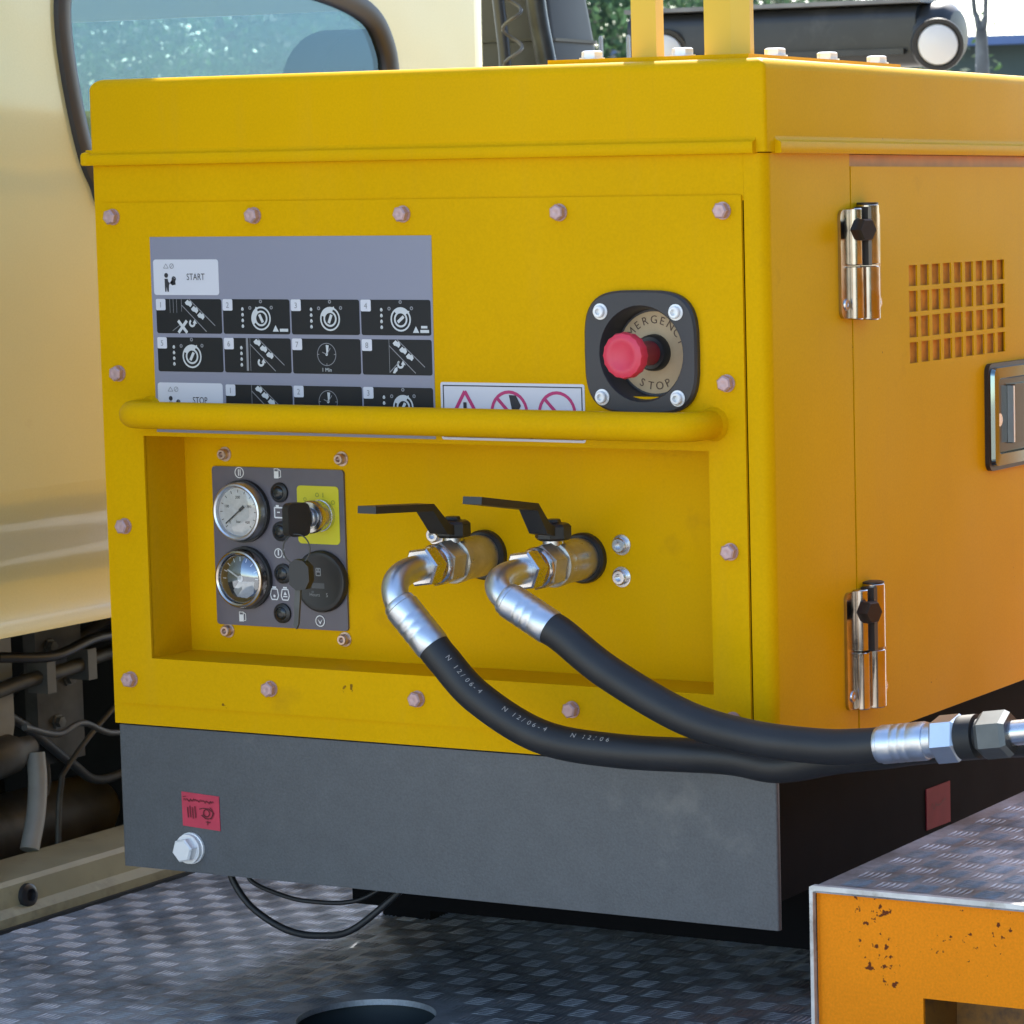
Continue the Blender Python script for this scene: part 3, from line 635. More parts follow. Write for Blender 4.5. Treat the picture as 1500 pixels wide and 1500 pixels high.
# ---- hinges on the side door
def hinge(z0, z1):
    H = None; bm = NB(); prism(bm, rrect(.1185, .1520, z0+.001, z1-.004, .006), .6401, .6428, SIDE)
    H = finish('hinge', bm, CHROME, PP, None, .0006, 1); H['label'] = 'chrome two knuckle door hinge'
    bm = NB(); prism(bm, rrect(.1535, .1890, z0+.002, z1-.004, .006), .6401, .6428, SIDE); finish('door_leaf', bm, CHROME, H, None, .0006, 1)
    zm = (z0+z1)/2-.003
    for a, b in ((z0, zm-.0006), (zm+.0006, z1-.003)):
        LATHE('fixed_knuckle', (.6440, .1400, a), (0, 0, 1), [(0, 0), (0, .0062), (.0008, .0070), (b-a-.0008, .0070), (b-a, .0062), (b-a, 0)], CHROME, H, 28)
    for a, b in ((z0-.001, zm-.0006), (zm+.0006, z1)):
        LATHE('door_knuckle', (.6462, .1592, a), (0, 0, 1), [(0, 0), (0, .0088), (.0008, .0097), (b-a-.0008, .0097), (b-a, .0088), (b-a, 0)], CHROME, H, 32)
    LATHE('pin_cap', (.6462, .1592, z1-.0001), (0, 0, 1), [(0, 0), (0, .0092), (.0012, .0092), (.0016, .008), (.0016, 0)], BLK, H, 28)
    bm = NB(); lathe(bm, (.6500, .1345, z1-.020), (1, -.35, 0), [(0, 0), (0, .0085), (.004, .0098), (.010, .0098), (.0125, .0085), (.0125, 0)], 6, R(0)); finish('stop_knob', bm, BLK, H, 30, .001, 2)
    bm = NB(); box(bm, .6425, .6545, .1440, .1500, zm, z1-.002); finish('pin_guard', bm, BLK, H, None, .0008, 1)
    for yy in (.1265, .1845):
        LATHE('hinge_screw', (.6428, yy, z0+.012), (1, 0, 0), [(0, 0), (0, .0048), (.0012, .0042), (.0012, .0018), (.0005, .0016), (.0005, 0)], STEEL, H, 18)
hinge(.3425, .4338); hinge(.0275, .1280)
# ---- paddle latch
bm = NB(); prism(bm, rrect(.3960, .560, .1975, .2920, .008), .6401, .6445, SIDE)
LT = finish('paddle_latch', bm, BLK, PP, None, .001, 1); LT['label'] = 'chrome framed paddle latch on the side door'
fr_out = rrect(.4000, .556, .2010, .2885, .007); fr_in = rrect(.4110, .546, .2130, .2775, .004)
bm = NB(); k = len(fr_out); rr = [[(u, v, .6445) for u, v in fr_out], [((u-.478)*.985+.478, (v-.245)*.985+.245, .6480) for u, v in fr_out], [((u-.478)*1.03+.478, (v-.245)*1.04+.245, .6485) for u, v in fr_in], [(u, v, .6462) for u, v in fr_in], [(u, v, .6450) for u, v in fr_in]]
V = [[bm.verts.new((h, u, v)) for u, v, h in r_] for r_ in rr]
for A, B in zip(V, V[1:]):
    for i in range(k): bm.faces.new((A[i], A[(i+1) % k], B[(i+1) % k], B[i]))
finish('latch_frame', bm, mat('teal_reflect_chrome', (.22, .27, .26), .12, metal=1.), LT, 25)  # chrome colour darkened and greened to hold the reflected surroundings
PAN = mat('latch_pan', (.06, .075, .075), .18, metal=.8)
BOX('latch_pan', (.6446, .6450, .4105, .5465, .2125, .278), PAN, LT)
bm = NB(); prism(bm, [(.6452, .438), (.6475, .438), (.6500, .441), (.6500, .538), (.6452, .538)], .2195, .2720, lambda u, v, h: (u, v, h)); finish('paddle', bm, PAN, LT, None, .001, 2)
BOX('paddle_edge', (.6452, .6512, .4345, .4375, .2205, .2710), STEELM, LT, .0006)
LATHE('key_barrel', (.6450, .4140, .2420), (1, 0, 0), [(0, 0), (0, .0062), (.0020, .0058), (.0020, 0)], STEEL, LT, 20)
# ---- base tray details
bm = NB(); prism(bm, [(.0672, -.0553), (.1063, -.0570), (.1066, -.0865), (.0676, -.0845)], -.0003, .0006, FRONT)
ST = finish('red_sticker', bm, STKR, BASE); ST['label'] = 'red sticker with dark print on the grey base front'
p = PF(-.0005)
rs = random.Random(3)
pts = [(.0690+i*.0011, -.0612-.00004*i+rs.uniform(-.0012, .0012)) for i in range(30)]
p.path(pts, .0006).path([(a+.0004, b-.0008) for a, b in pts], .0004).line((.0690, -.0595), (.0725, -.0588), .0006)
for i in range(4): p.line((.0735+i*.0026, -.0680+.0012*(i % 2)), (.0742+i*.0026, -.0775+rs.uniform(-.001, .001)), .0009)
p.ring(.0935, -.0720, .0026, .0036).ring(.0945, -.0715, .0050, .0058, 200, 420).path([(.0860, -.0690), (.0900, -.0680), (.0960, -.0682), (.1010, -.0715), (.0985, -.0765), (.0925, -.0768), (.0880, -.0740)], .0008).line((.0925, -.0795), (.0975, -.0798), .0008).line((.0945, -.0785), (.0940, -.0822), .0008)
p.build('sticker_print', STKT, ST)
LATHE('drain_plug', (.0755, .0005, -.1034), (0, -1, 0), [(0, 0), (0, .0135), (.002, .0135), (.0024, .0125), (.006, .0125), (.006, 0)], WBOLT, PP, 28)
bm = NB(); lathe(bm, (.0755, -.0055, -.1034), (0, -1, 0), [(0, 0), (0, .0105), (.0068, .0105), (.0082, .0090), (.0082, 0)], 6, R(12)); finish('drain_plug_head', bm, WBOLT, PP, None, .0007, 2)
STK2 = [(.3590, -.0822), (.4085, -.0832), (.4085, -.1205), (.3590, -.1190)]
bm = NB(); prism(bm, STK2, .5952, .5962, SIDE); st2 = finish('red_sticker', bm, mat('shaded_red_sticker', (.20, .014, .028), .7, var=.1, vscale=60), PP); st2['label'] = 'second red sticker in the shaded side recess of the base'  # same sticker red, darkened so the colour holds the recess shade
p = PS(.5964); p.path([(.368+i*.0016, -.100+rs.uniform(-.003, .003)) for i in range(20)], .0014); p.build('sticker_print', STKT, st2)
TUBE('drip_cable', spline([(.092, .03, -.122), (.0945, .03, -.1370), (.1138, .03, -.1585), (.1489, .03, -.1744), (.1842, .03, -.1762), (.2194, .03, -.1668), (.26, .05, -.13), (.265, .06, -.122)], 8), .0030, RUB, PP, 10)
TUBE('drip_cable', spline([(.109, .032, -.122), (.1113, .032, -.135), (.1359, .032, -.1436), (.1712, .032, -.1482), (.2168, .04, -.1449), (.25, .06, -.122)], 8), .0020, RUB, PP, 8)

# ------------------------------------------------------------------ HOSES
def ferrule(name, p0, p1, r, m, par):
    d = (Vector(p1)-Vector(p0)); L = d.length
    return LATHE(name, p0, d, [(0, 0), (0, r*.86), (.0015, r*.93), (L*.10, r*.93), (L*.12, r)]+[(L*f_, r*k_) for q_ in (.34, .50, .66) for f_, k_ in ((q_, 1), (q_+.012, .985), (q_+.05, .985), (q_+.065, 1))]+[(L-.002, r), (L, r*.96), (L, 0)], m, par, 36)
def hose(label, x, z, ypl, f0, f1, pts, print_len):
    T = thing('hydraulic_hose', (x, ypl, z), label, 'hose', 'hydraulic hoses on the valves')
    f0 = Vector((f0[0], ypl, f0[1])); f1 = Vector((f1[0], ypl, f1[1])); d = (f1-f0).normalized()
    A = Vector((x, B0-.0925, z)); bend = Vector((x, ypl, z))
    pre = [A+Vector((0, .006, 0)), A]
    e0 = A; e2 = f0; e1 = Vector((x, ypl-.002, z+.001))
    pts_e = pre+[((1-t)**2)*e0+2*t*(1-t)*e1+t*t*e2 for t in [i/14 for i in range(1, 15)]]+[f0+d*.004]
    TUBE('elbow', pts_e, .0104, STEELM, T, 28)
    LATHE('elbow_collar', A+Vector((0, .004, 0)), (0, -1, 0), [(0, 0), (0, .0140), (.003, .0140), (.0045, .0122), (.0045, .011)], STEEL, T, 32)
    ferrule('ferrule', f0, f1, .0138, STEELM, T)
    path = spline([f1-d*.010, f1]+[f1+d*.012]+[Vector(q) for q in pts], 12)
    HS = TUBE('hose_body', path, .0131, RUB, T, 28)
    if print_len:   # printed lettering following the hose
        bm = NB(); txt = 'N 12/06-4    N 12/06-4    N 12/06'; s = 0.014; acc = 0; i = 14
        for ch in txt:
            if ch != ' ':
                while i < len(path)-2 and acc+(path[i+1]-path[i]).length < s: acc += (path[i+1]-path[i]).length; i += 1
                seg = path[i+1]-path[i]; tt = min(1, (s-acc)/seg.length); c = path[i].lerp(path[i+1], tt); dd = seg.normalized()
                nrm = Vector((dd.z, 0, -dd.x)); nrm = nrm if nrm.z > 0 else -nrm
                vs, fs = text_tris(ch); h = .0056; B = []
                for px_, py_ in vs:
                    ang = .66-((py_-.35)*h)/.0133
                    rad = Vector((0, -1, 0))*math.cos(ang)*1+nrm*math.sin(ang)
                    ang2 = .86+((py_-.35)*h)/.0133
                    rad = Vector((0, -1, 0))*math.cos(ang2)+nrm*math.sin(ang2)
                    B.append(bm.verts.new(c+dd*px_*h+rad*.01325))
                for f in fs: 
                    try: bm.faces.new([B[j] for j in f])
                    except ValueError: pass
            s += .0050
        o = finish('hose_print', bm, mat('hose_print', (.36, .33, .30), .7), HS)
    return T, path
HX = -.085
T1, P1 = hose('black hydraulic hose on the valve beside the key switch', .3472, .1522, -.087, (.3555, .1305), (.3880, .0965),
     [(.4275, -.087, .0595), (.482, -.084, .0320), (.5475, -.078, .0240), (.630, -.062, .0220), (.6687, -.050, .0160), (.7186, -.046, .0258), (.7578, -.045, .0320), (.7858, -.045, .0372), (.8572, -.045, .0470), (.93, -.045, .052)], True)
T2, P2 = hose('black hydraulic hose that runs to the steel coupling over the orange chest', .4418, .1531, -.092, (.4580, .1392), (.4985, .1175),
     [(.5480, -.092, .0862), (.6110, -.090, .0562), (.6690, -.090, .0440), (.7250, -.088, .0408), (.7560, -.086, .0425), (.7715, -.085, .0444)], False)
e = Vector((.7695, -.085, .0441)); dx = Vector((.0485, 0, .0070)).normalized()
ferrule('ferrule', e, e+dx*.041, .0142, STEELM, T2)
LATHE('crimp_neck', e+dx*.041, dx, [(0, 0), (0, .0128), (.012, .0128), (.012, 0)], STEELM, T2, 32)
bm = NB(); lathe(bm, e+dx*.048, dx, [(0, 0), (0, .0155), (.002, .0178), (.018, .0178), (.020, .0160), (.020, 0)], 6, R(10)); finish('swivel_nut', bm, STEELM, T2, None, .0008, 2)
CP = thing('quick_coupler', tuple(e+dx*.068), 'dark quick coupler and steel pipe joined to the hose end', 'coupler')
LATHE('coupler_sleeve', e+dx*.067, dx, [(0, 0), (0, .0135), (.001, .0160), (.014, .0160), (.0145, .0125), (.018, .0125), (.018, 0)], DARK, CP, 32)
bm = NB(); lathe(bm, e+dx*.084, dx, [(0, 0), (0, .0155), (.003, .0172), (.020, .0172), (.024, .0150), (.024, 0)], 6, R(25)); finish('coupler_nut', bm, mat('dull_steel', (.10, .11, .115), .42, metal=.7, var=.15, vscale=60), CP, None, .001, 2)
TUBE('steel_pipe', [e+dx*.105, e+dx*.16, e+dx*.20], .0092, STEEL, CP, 20)
BOX('pipe_clamp', (.925, .962, -.115, -.020, -.0582, .082), GRIME, CP, .003)

# ------------------------------------------------------------------ KEYS
kx, ky, kz = .1868, B0-.025, .1795
KT = thing('key_bunch', (kx, ky, kz), 'bunch of black headed keys hanging from the key switch', 'keys')
bm = NB(); box(bm, kx-.0012, kx+.0012, ky-.012, ky+.006, kz-.004, kz+.004); finish('key_blade', bm, STEEL, KT)
bm = NB(); prism(bm, rrect(-.0095, .0095, -.0140, .0140, .005, 4), -.0040, .0040, lambda u, v, h: (kx+h*1.0+.000+u*.45, ky-.017-h*.3+u*.94+.004, kz+v)); finish('key_head', bm, BLK, KT, 40, .0018, 2)
rc = Vector((kx+.003, ky-.018, kz-.0240)); TUBE('key_ring', [rc+Vector((math.cos(R(a))*.0112*.9, math.cos(R(a))*.0112*.42, math.sin(R(a))*.0125)) for a in range(0, 361, 12)], .0006, GRIME, KT, 8)
bm = NB(); prism(bm, [(-.009, .011), (-.003, .0155), (.006, .014), (.012, .008), (.0125, -.006), (.008, -.014), (-.002, -.0150), (-.0095, -.009)], -.0035, .0035, lambda u, v, h: (kx+.005+u*.68, ky-.017+h+u*.32, kz-.0455+v*.85)); finish('spare_key_head', bm, BLK, KT, 40, .0015, 2)
bm = NB(); prism(bm, [(-.003, 0), (.003, 0), (.0026, -.030), (.0005, -.034), (-.0028, -.031), (-.0022, -.022), (-.003, -.016)], -.0011, .0011, lambda u, v, h: (kx+.003+u*.7+v*.10, ky-.0172+h+u*.32, kz-.0570+v)); finish('spare_key_blade', bm, GRIME, KT)

# ------------------------------------------------------------------ TRUCK (deck, cab)
TR = thing('flatbed_truck', (-.4, .1, GROUND), 'cream flatbed truck cab with tread plate deck behind the power pack', 'truck')
# deck sheet with a round hole
hx, hy, hr = .2105, .054, .059; q = .085; nn = 48
bm = NB(); dx0, dx1, dy0, dy1 = CABX, 2.3, -.40, 1.50
plate(bm, dx0, dx1, dy0, dy1, DECK-.004, DECK, [(hx-q, hx+q, hy-q, hy+q)], PLAN)
def sqpt(a):
    c, s = math.cos(a), math.sin(a); k = q/max(abs(c), abs(s)); return (hx+c*k, hy+s*k)
an = [2*math.pi*i/nn for i in range(nn)]
sqv = [bm.verts.new((*sqpt(a), DECK)) for a in an]; ci = [bm.verts.new((hx+hr*math.cos(a), hy+hr*math.sin(a), DECK)) for a in an]
cl = [bm.verts.new((hx+(hr-.0004)*math.cos(a), hy+(hr-.0004)*math.sin(a), DECK-.005)) for a in an]
for i in range(nn):
    j = (i+1) % nn; bm.faces.new((sqv[i], sqv[j], ci[j], ci[i])); bm.faces.new((ci[i], ci[j], cl[j], cl[i]))
DK = finish('deck', bm, ALU, TR); DK['label'] = 'aluminium tread plate deck with a round hole'
LATHE('hole_liner', (hx, hy, DECK-.0052), (0, 0, -1), [(0, hr+.004), (.09, hr), (.091, 0)], HOLE, DK, 40)
BOX('deck_edge', (dx0, dx1, dy0-.006, dy0-.0005, DECK-.12, DECK+.001), CREAMD, TR)
BOX('deck_frame', (dx0+.01, dx1, dy0+.02, 1.48, DECK-.16, DECK-.10), DARK, TR)
def tread(bm, x0, x1, y0, y1, z, skip, cellsz=.0262, off=0):
    ni = int((x1-x0)/cellsz); nj = int((y1-y0)/cellsz)
    for i in range(ni):
        for j in range(nj):
            cx, cy = x0+(i+.5)*cellsz, y0+(j+.5)*cellsz
            if skip(cx, cy): continue
            o = (i+j+off) % 2
            for k in range(5):
                t = (k-2)*.0047; L = .0112; hw = .0016; hh = .0007
                if o: P = [(cx+t, cy-L), (cx+t+hw, cy), (cx+t, cy+L), (cx+t-hw, cy)]; R0, R1 = (cx+t, cy-L*.55), (cx+t, cy+L*.55)
                else: P = [(cx-L, cy+t), (cx, cy+t-hw), (cx+L, cy+t), (cx, cy+t+hw)]; R0, R1 = (cx-L*.55, cy+t), (cx+L*.55, cy+t)
                b = [bm.verts.new((*p_, z)) for p_ in P]; r0_, r1_ = bm.verts.new((*R0, z+hh)), bm.verts.new((*R1, z+hh))
                for f in ((b[0], b[1], r0_), (b[1], r1_, r0_), (b[1], b[2], r1_), (b[2], b[3], r1_), (b[3], r0_, r1_), (b[3], b[0], r0_)): bm.faces.new(f)
bm = NB(); tread(bm, dx0+.002, .74, -.22, .80, DECK+.0002, lambda x, y: (x-hx)**2+(y-hy)**2 < (hr+.012)**2)
o = finish('tread_bars', bm, ALUB, DK); o['kind'] = 'stuff'
# cab
yA, yB = -.865, 1.0199; cz0, cz1 = 0.1705, 1.38  # cab and nearby part coordinates were scaled about the camera, results baked in
def poly_with_hole(bm, outer, inner, fn, h):
    A = [bm.verts.new(fn(u, v, h)) for u, v in outer]; B = [bm.verts.new(fn(u, v, h)) for u, v in inner]
    es = [bm.edges.new((A[i], A[(i+1) % len(A)])) for i in range(len(A))]+[bm.edges.new((B[i], B[(i+1) % len(B)])) for i in range(len(B))]
    bmesh.ops.triangle_fill(bm, use_beauty=True, edges=es)
def smooth_closed(pts, k=6):
    P = [Vector((*p_, 0)) for p_ in pts]; n = len(P); out = []
    for i in range(n):
        a, b, c, d = P[i-1], P[i], P[(i+1) % n], P[(i+2) % n]
        for s in range(k):
            t = s/k; v = .5*((2*b)+(c-a)*t+(2*a-5*b+4*c-d)*t*t+(3*b-a-3*c+d)*t**3); out.append((v.x, v.y))
    return out
win = smooth_closed([(0.3792, 0.4322), (0.5891, 0.4247), (0.7991, 0.4322), (0.8476, 0.472), (0.8573, 0.569), (0.8476, 0.6206), (0.8099, 0.6573), (0.7184, 0.6788), (0.5891, 0.6874), (0.4492, 0.6874), (0.3469, 0.6788), (0.307, 0.6551), (0.3011, 0.6013), (0.3178, 0.5151), (0.3393, 0.4634)], 6)
bm = NB(); poly_with_hole(bm, [(yA, cz0), (yB, cz0), (yB, cz1), (yA, cz1)], win, SIDE, CABX)
ex = bmesh.ops.extrude_face_region(bm, geom=bm.faces[:])
for v in [g_ for g_ in ex['geom'] if isinstance(g_, bmesh.types.BMVert)]: v.co.x -= .012
CABO = finish('cab_rear_wall', bm, CREAM, TR); CABO['label'] = 'glossy cream cab rear wall with rounded window'
# lower swage of the wall, extruded along y
pr = [(CABX, cz0+.0005), (CABX-.002, 0.1512), (CABX-.007, 0.1361), (CABX-.015, 0.121), (CABX-.024, 0.1059), (CABX-.030, 0.0909), (CABX-.032, 0.0779), (CABX-.031, 0.065), (CABX-.027, 0.0521), (CABX-.021, 0.0413), (CABX-.015, 0.0338), (CABX-.013, 0.0289), (CABX-.018, 0.0273), (CABX-.030, 0.037), (CABX-.042, 0.0736), (CABX-.042, 0.1059), (CABX-.012, 0.1705)]
bm = NB(); prism(bm, pr, yA, yB, lambda u, v, h: (u, h, v)); sw = finish('cab_lower_skirt', bm, CREAM, TR, 60)
bm = NB(); cor = [(CABX-.055*(1-math.cos(R(a))), yB+.055*math.sin(R(a))) for a in range(0, 91, 10)]; cin = [(CABX-.012-.043*(1-math.cos(R(a))), yB+.043*math.sin(R(a))) for a in range(90, -1, -10)]
prism(bm, cor+cin, 0.0279, cz1, PLAN); finish('cab_corner', bm, CREAM, TR, 30)
bm = NB(); plate(bm, -1.5883, CABX-.055, 0.0306, cz1, yB+.043, yB+.055, [(-1.2653, -0.4792, 0.3967, 0.6713)], FRONT); finish('cab_side', bm, CREAM, TR)
bm = NB(); plate(bm, -1.5883, CABX-.012, 0.0306, cz1, yA, yA+.012, [(-1.2653, -0.4792, 0.3967, 0.892)], FRONT); finish('cab_side', bm, CREAM, TR)
bm = NB(); plate(bm, yA+.012, yB+.043, 0.0306, cz1, -1.6003, -1.5883, [(yA+.1, yB-.05, 0.3751, 0.9135)], SIDE); finish('cab_front', bm, CREAM, TR)
BOX('cab_roof', (-1.5991, CABX+.002, yA-.002, yB+.057, cz1+.0005, cz1+.03), CREAM, TR, .012, 3)
BOX('cab_floor', (-1.5883, CABX-.045, yA+.012, yB+.043, 0.0327, 0.0467), DARK, TR)
BOX('side_window', (-1.2653, -0.4792, yB+.047, yB+.051, 0.3967, 0.6713), SIDEG, TR); BOX('side_window', (-1.2653, -0.4792, yA+.004, yA+.008, 0.3967, 0.892), SIDEG, TR)
BOX('windscreen', (-1.5963, -1.5923, yA+.1, yB-.05, 0.3751, 0.9135), SIDEG, TR)
# rear window: rubber seal and pane
def offs(poly, d):
    n = len(poly); out = []
    for i in range(n):
        a = Vector(poly[i-1]); b = Vector(poly[i]); c = Vector(poly[(i+1) % n]); t = (c-a).normalized(); out.append((b.x+t.y*d, b.y-t.x*d))
    return out
bm = NB(); prof = [(.0035, .0), (.0025, .0045), (-.003, .0065), (-.010, .0062), (-.0165, .0040), (-.0195, .0005), (-.0200, -.008), (-.004, -.014), (.0035, -.0005)]
L = [[bm.verts.new((CABX+.0005+h, u, v)) for u, v in offs(win, d)] for d, h in prof]
for A, B in zip(L, L[1:]+L[:1]):
    for i in range(len(win)): bm.faces.new((A[i], A[(i+1) % len(win)], B[(i+1) % len(win)], B[i]))
finish('window_seal', bm, SEAL, TR, 50)
bm = NB(); prism(bm, offs(win, -.016), CABX-.006, CABX-.003, SIDE); finish('window_pane', bm, GLASS, TR)
# seat with headrest close behind the rear wall
bm = NB(); prism(bm, smooth_closed([(0.756, 0.4559), (0.9122, 0.4559), (0.9606, 0.5044), (0.9574, 0.5797), (0.9283, 0.625), (0.8691, 0.6357), (0.8099, 0.6206), (0.7722, 0.5743)], 5), -0.3877, -0.3339, SIDE); finish('seat_headrest', bm, SEAT, TR, 50, .008, 2)
BOX('seat_back', (-0.4577, -0.3285, 0.6107, 1.0199, 0.0478, 0.4613), SEAT, TR, .02, 3)
BOX('seat_back', (-0.4577, -0.3285, -0.4877, 0.1584, 0.0478, 0.4613), SEAT, TR, .02, 3)
# sill beam, gusset, cavity
bm = NB(); prism(bm, [(CABX, DECK-.003), (CABX, -0.2376), (CABX-.010, -0.2311), (CABX-.012, -0.2106), (CABX-.016, -0.2063), (CABX-.075, -0.202), (CABX-.075, DECK-.003)], yA, 1.45, lambda u, v, h: (u, h, v))
SILL = finish('sill_beam', bm, CREAMD, TR, None, .0015, 2); SILL['label'] = 'dirty cream sill beam along the deck edge'
BOX('deck_sealant', (CABX-.001, CABX+.0045, yA, 1.45, DECK-.001, DECK+.0035), DARK, TR)
LATHE('sill_grommet', (-0.3048, 0.2198, -0.2241), (1, 0, .1), [(0, 0), (0, .0120), (.004, .0112), (.006, .008), (.006, .006), (.002, .005), (.002, 0)], BLK, TR, 24)
bm = NB(); prism(bm, [(-0.1646, 0.0413), (-0.1646, -0.2063), (0.1864, -0.2063), (0.1923, -0.201), (0.1762, -0.1385), (0.1627, -0.1148), (0.1455, -0.0556), (0.1412, 0.0413)], CABX-.030, CABX-.016, SIDE); finish('side_gusset', bm, CREAMD, TR, None, .002, 2)
BOX('chassis_wall', (-0.8023, -0.7807, -0.8645, 1.4506, -0.6801, 0.0306), DARK, TR); BOX('chassis_floor', (-0.7915, -0.3155, -0.8645, 1.4506, -0.314, -0.2871), DARK, TR)
BOX('chassis_end', (-0.7807, -0.3155, 0.7184, 0.7399, -0.2871, 0.0306), DARK, TR)
TUBE('transverse_pipe', spline([(-0.4038, 0.2553, -0.0475), (-0.4038, 0.3041, -0.0421), (-0.4038, 0.3338, -0.0386), (-0.4038, 0.4195, -0.034), (-0.4146, 0.4682, -0.0303), (-0.4254, 0.6968, -0.0211)], 6), .0075, GRIME, TR, 14)
TUBE('brake_line', spline([(-0.4038, 0.6107, -0.0125), (-0.4038, 0.4594, -0.0937), (-0.4038, 0.3964, -0.1374), (-0.4038, 0.3872, -0.1525), (-0.4038, 0.3802, -0.1956), (-0.4038, 0.3773, -0.286)], 8), .0030, GRIME, TR, 10)
TUBE('vent_hose', spline([(-0.5008, 0.6107, -0.0017), (-0.5008, 0.4815, -0.0427), (-0.5008, 0.4276, -0.0664), (-0.5115, 0.3846, -0.0987), (-0.5223, 0.3738, -0.1417)], 6), .0065, mat('dusty_rubber', (.06, .06, .058), .6), TR, 12)
TUBE('return_line', spline([(-0.4577, 0.4061, -0.1094), (-0.4577, 0.4233, -0.131), (-0.4577, 0.4276, -0.1579), (-0.4577, 0.4233, -0.174)], 6), .0040, GRIME, TR, 10)
LATHE('air_reservoir', (-0.5223, 0.2661, -0.2193), (0, 1, .0), [(0, 0), (.005, .025), (.02, .038), (.16, .040), (.30, .038), (.32, .025), (.325, 0)], GRIME, TR, 32)
bm = NB(); prism(bm, [(0.3085, 0.0252), (0.3085, -0.0664), (0.3178, -0.1008), (0.3334, -0.0987), (0.3372, -0.0825), (0.3366, 0.0252)], -0.4308, -0.4168, SIDE); finish('pale_bracket', bm, PALE, TR, None, .002, 2)
LATHE('spring_shackle', (-0.4092, 0.2661, -0.1148), (.15, 1, .15), [(0, 0), (0, .018), (.02, .021), (.05, .020), (.062, .013), (.075, .011), (.075, 0)], GRIME, TR, 24)
TUBE('pale_hose', spline([(-0.3877, 0.3329, -0.1094), (-0.3823, 0.3286, -0.1363), (-0.3769, 0.3178, -0.1686), (-0.3715, 0.3006, -0.201)], 6), .0095, PALE, TR, 14)
TUBE('wiring_conduit', spline([(-0.3715, 0.2661, -0.0017), (-0.3662, 0.3415, -0.0104), (-0.3715, 0.4169, -0.0017), (-0.3823, 0.5138, -0.0104), (-0.3931, 0.6968, -0.0017)], 6), .0055, BLK, TR, 10)
TUBE('fuel_line', spline([(-0.35, 0.2769, -0.0717), (-0.3554, 0.3307, -0.0879), (-0.3608, 0.3738, -0.0836), (-0.3715, 0.4384, -0.1051), (-0.3823, 0.5461, -0.0987)], 6), .0034, GRIME, TR, 8)
TUBE('air_line', spline([(-0.4469, 0.2876, -0.0556), (-0.4415, 0.363, -0.0825), (-0.4469, 0.4492, -0.1417), (-0.4577, 0.5138, -0.174), (-0.4685, 0.6322, -0.1633)], 6), .0050, mat('dusty_blue_line', (.06, .07, .085), .5), TR, 10)
BOX('chassis_bracket', (-0.4685, -0.4523, 0.4115, 0.4815, -0.1417, 0.009), GRIME, TR, .003)
BOX('pipe_clip', (-0.4168, -0.3909, 0.3587, 0.3716, -0.0534, -0.0211), mat('clip_zinc', (.14, .14, .13), .5, metal=.6), TR, .002)
BOX('pipe_clip', (-0.4211, -0.3931, 0.4233, 0.4362, -0.0491, -0.0168), MATS['clip_zinc'], TR, .002)
for yy, zz in ((0.433, -0.0179), (0.4599, -0.0556), (0.4405, -0.0987)): LATHE('bracket_bolt', (-0.4522, yy, zz), (1, 0, 0), [(0, 0), (0, .0085), (.002, .0085), (.0022, .006), (.007, .0058), (.008, 0)], MATS['clip_zinc'], TR, 6)
LATHE('reservoir_band', (-0.5223, 0.3307, -0.2193), (0, 1, 0), [(0, .038), (0, .0415), (.014, .0415), (.014, .038)], GRIME, TR, 32)
TUBE('intake_hose', spline([(-0.4577, 1.3214, -0.1417), (-0.4577, 1.3214, 0.4505), (-0.4555, 1.3321, 0.5905), (-0.4685, 1.3429, 0.6766), (-0.5008, 1.3644, 0.8274)], 6), .008, BLK, TR, 12)
TUBE('brake_coil', [Vector((-0.4017+.012*math.cos(a*.6), 1.2675+.012*math.sin(a*.6), 0.3967+a*.0044)) for a in range(0, 80)], .0022, GRIME, TR, 6)
# parts beside the far cab corner
bm = NB()
prof = [(.30, .088, .078), (.52, .082, .07), (.62, .074, .066), (.70, .062, .060), (.80, .055, .052), (.95, .050, .048)]
rings = []
for z, a, b in prof:
    rings.append([bm.verts.new((-0.4954+u, 1.4506+v, z)) for u, v in rrect(-a, a, -b, b, .018, 4)])
for A, B in zip(rings, rings[1:]):
    for i in range(len(A)): bm.faces.new((A[i], A[(i+1) % len(A)], B[(i+1) % len(B)], B[i]))
bm.faces.new(rings[0][::-1]); bm.faces.new(rings[-1])
AI = finish('air_intake', bm, PLAST, TR, 40); AI['label'] = 'dark grey plastic air intake stack beside the cab'
for z, a, b in ((.645, .0735, .067), (.735, .061, .0595)):
    bm = NB(); prism(bm, rrect(-0.4954-a, -0.4954+a, 1.4506-b, 1.4506+b, .018, 4), z, z+.004, PLAN); finish('intake_seam', bm, BLK, AI)
TUBE('exhaust_pipe', spline([(-0.3694, 1.3429, -0.2494), (-0.3737, 1.3429, 0.1813), (-0.3888, 1.3429, 0.5582), (-0.3995, 1.3429, 0.612), (-0.4168, 1.3429, 0.7197), (-0.4308, 1.3537, 0.9351)], 6), .013, mat('exhaust_black', (.04, .04, .038), .35, metal=.6, var=.4, vscale=30), TR, 16)
BOX('rear_light_bar', (-0.4577, -0.4308, 1.3731, 1.3795, 0.7089, 0.7132), LAMPW, TR, .001)
for x in (-0.4868, -0.4491, -0.406):
    LATHE('rail_stake', (x, 1.5583, DECK-.05), (0, 0, 1), [(0, 0), (0, .0026), (0.9553, .0028), (0.9583, .0016), (0.9583, 0)], mat('galvanised', (.45, .47, .46), .5, metal=.4), TR, 10)

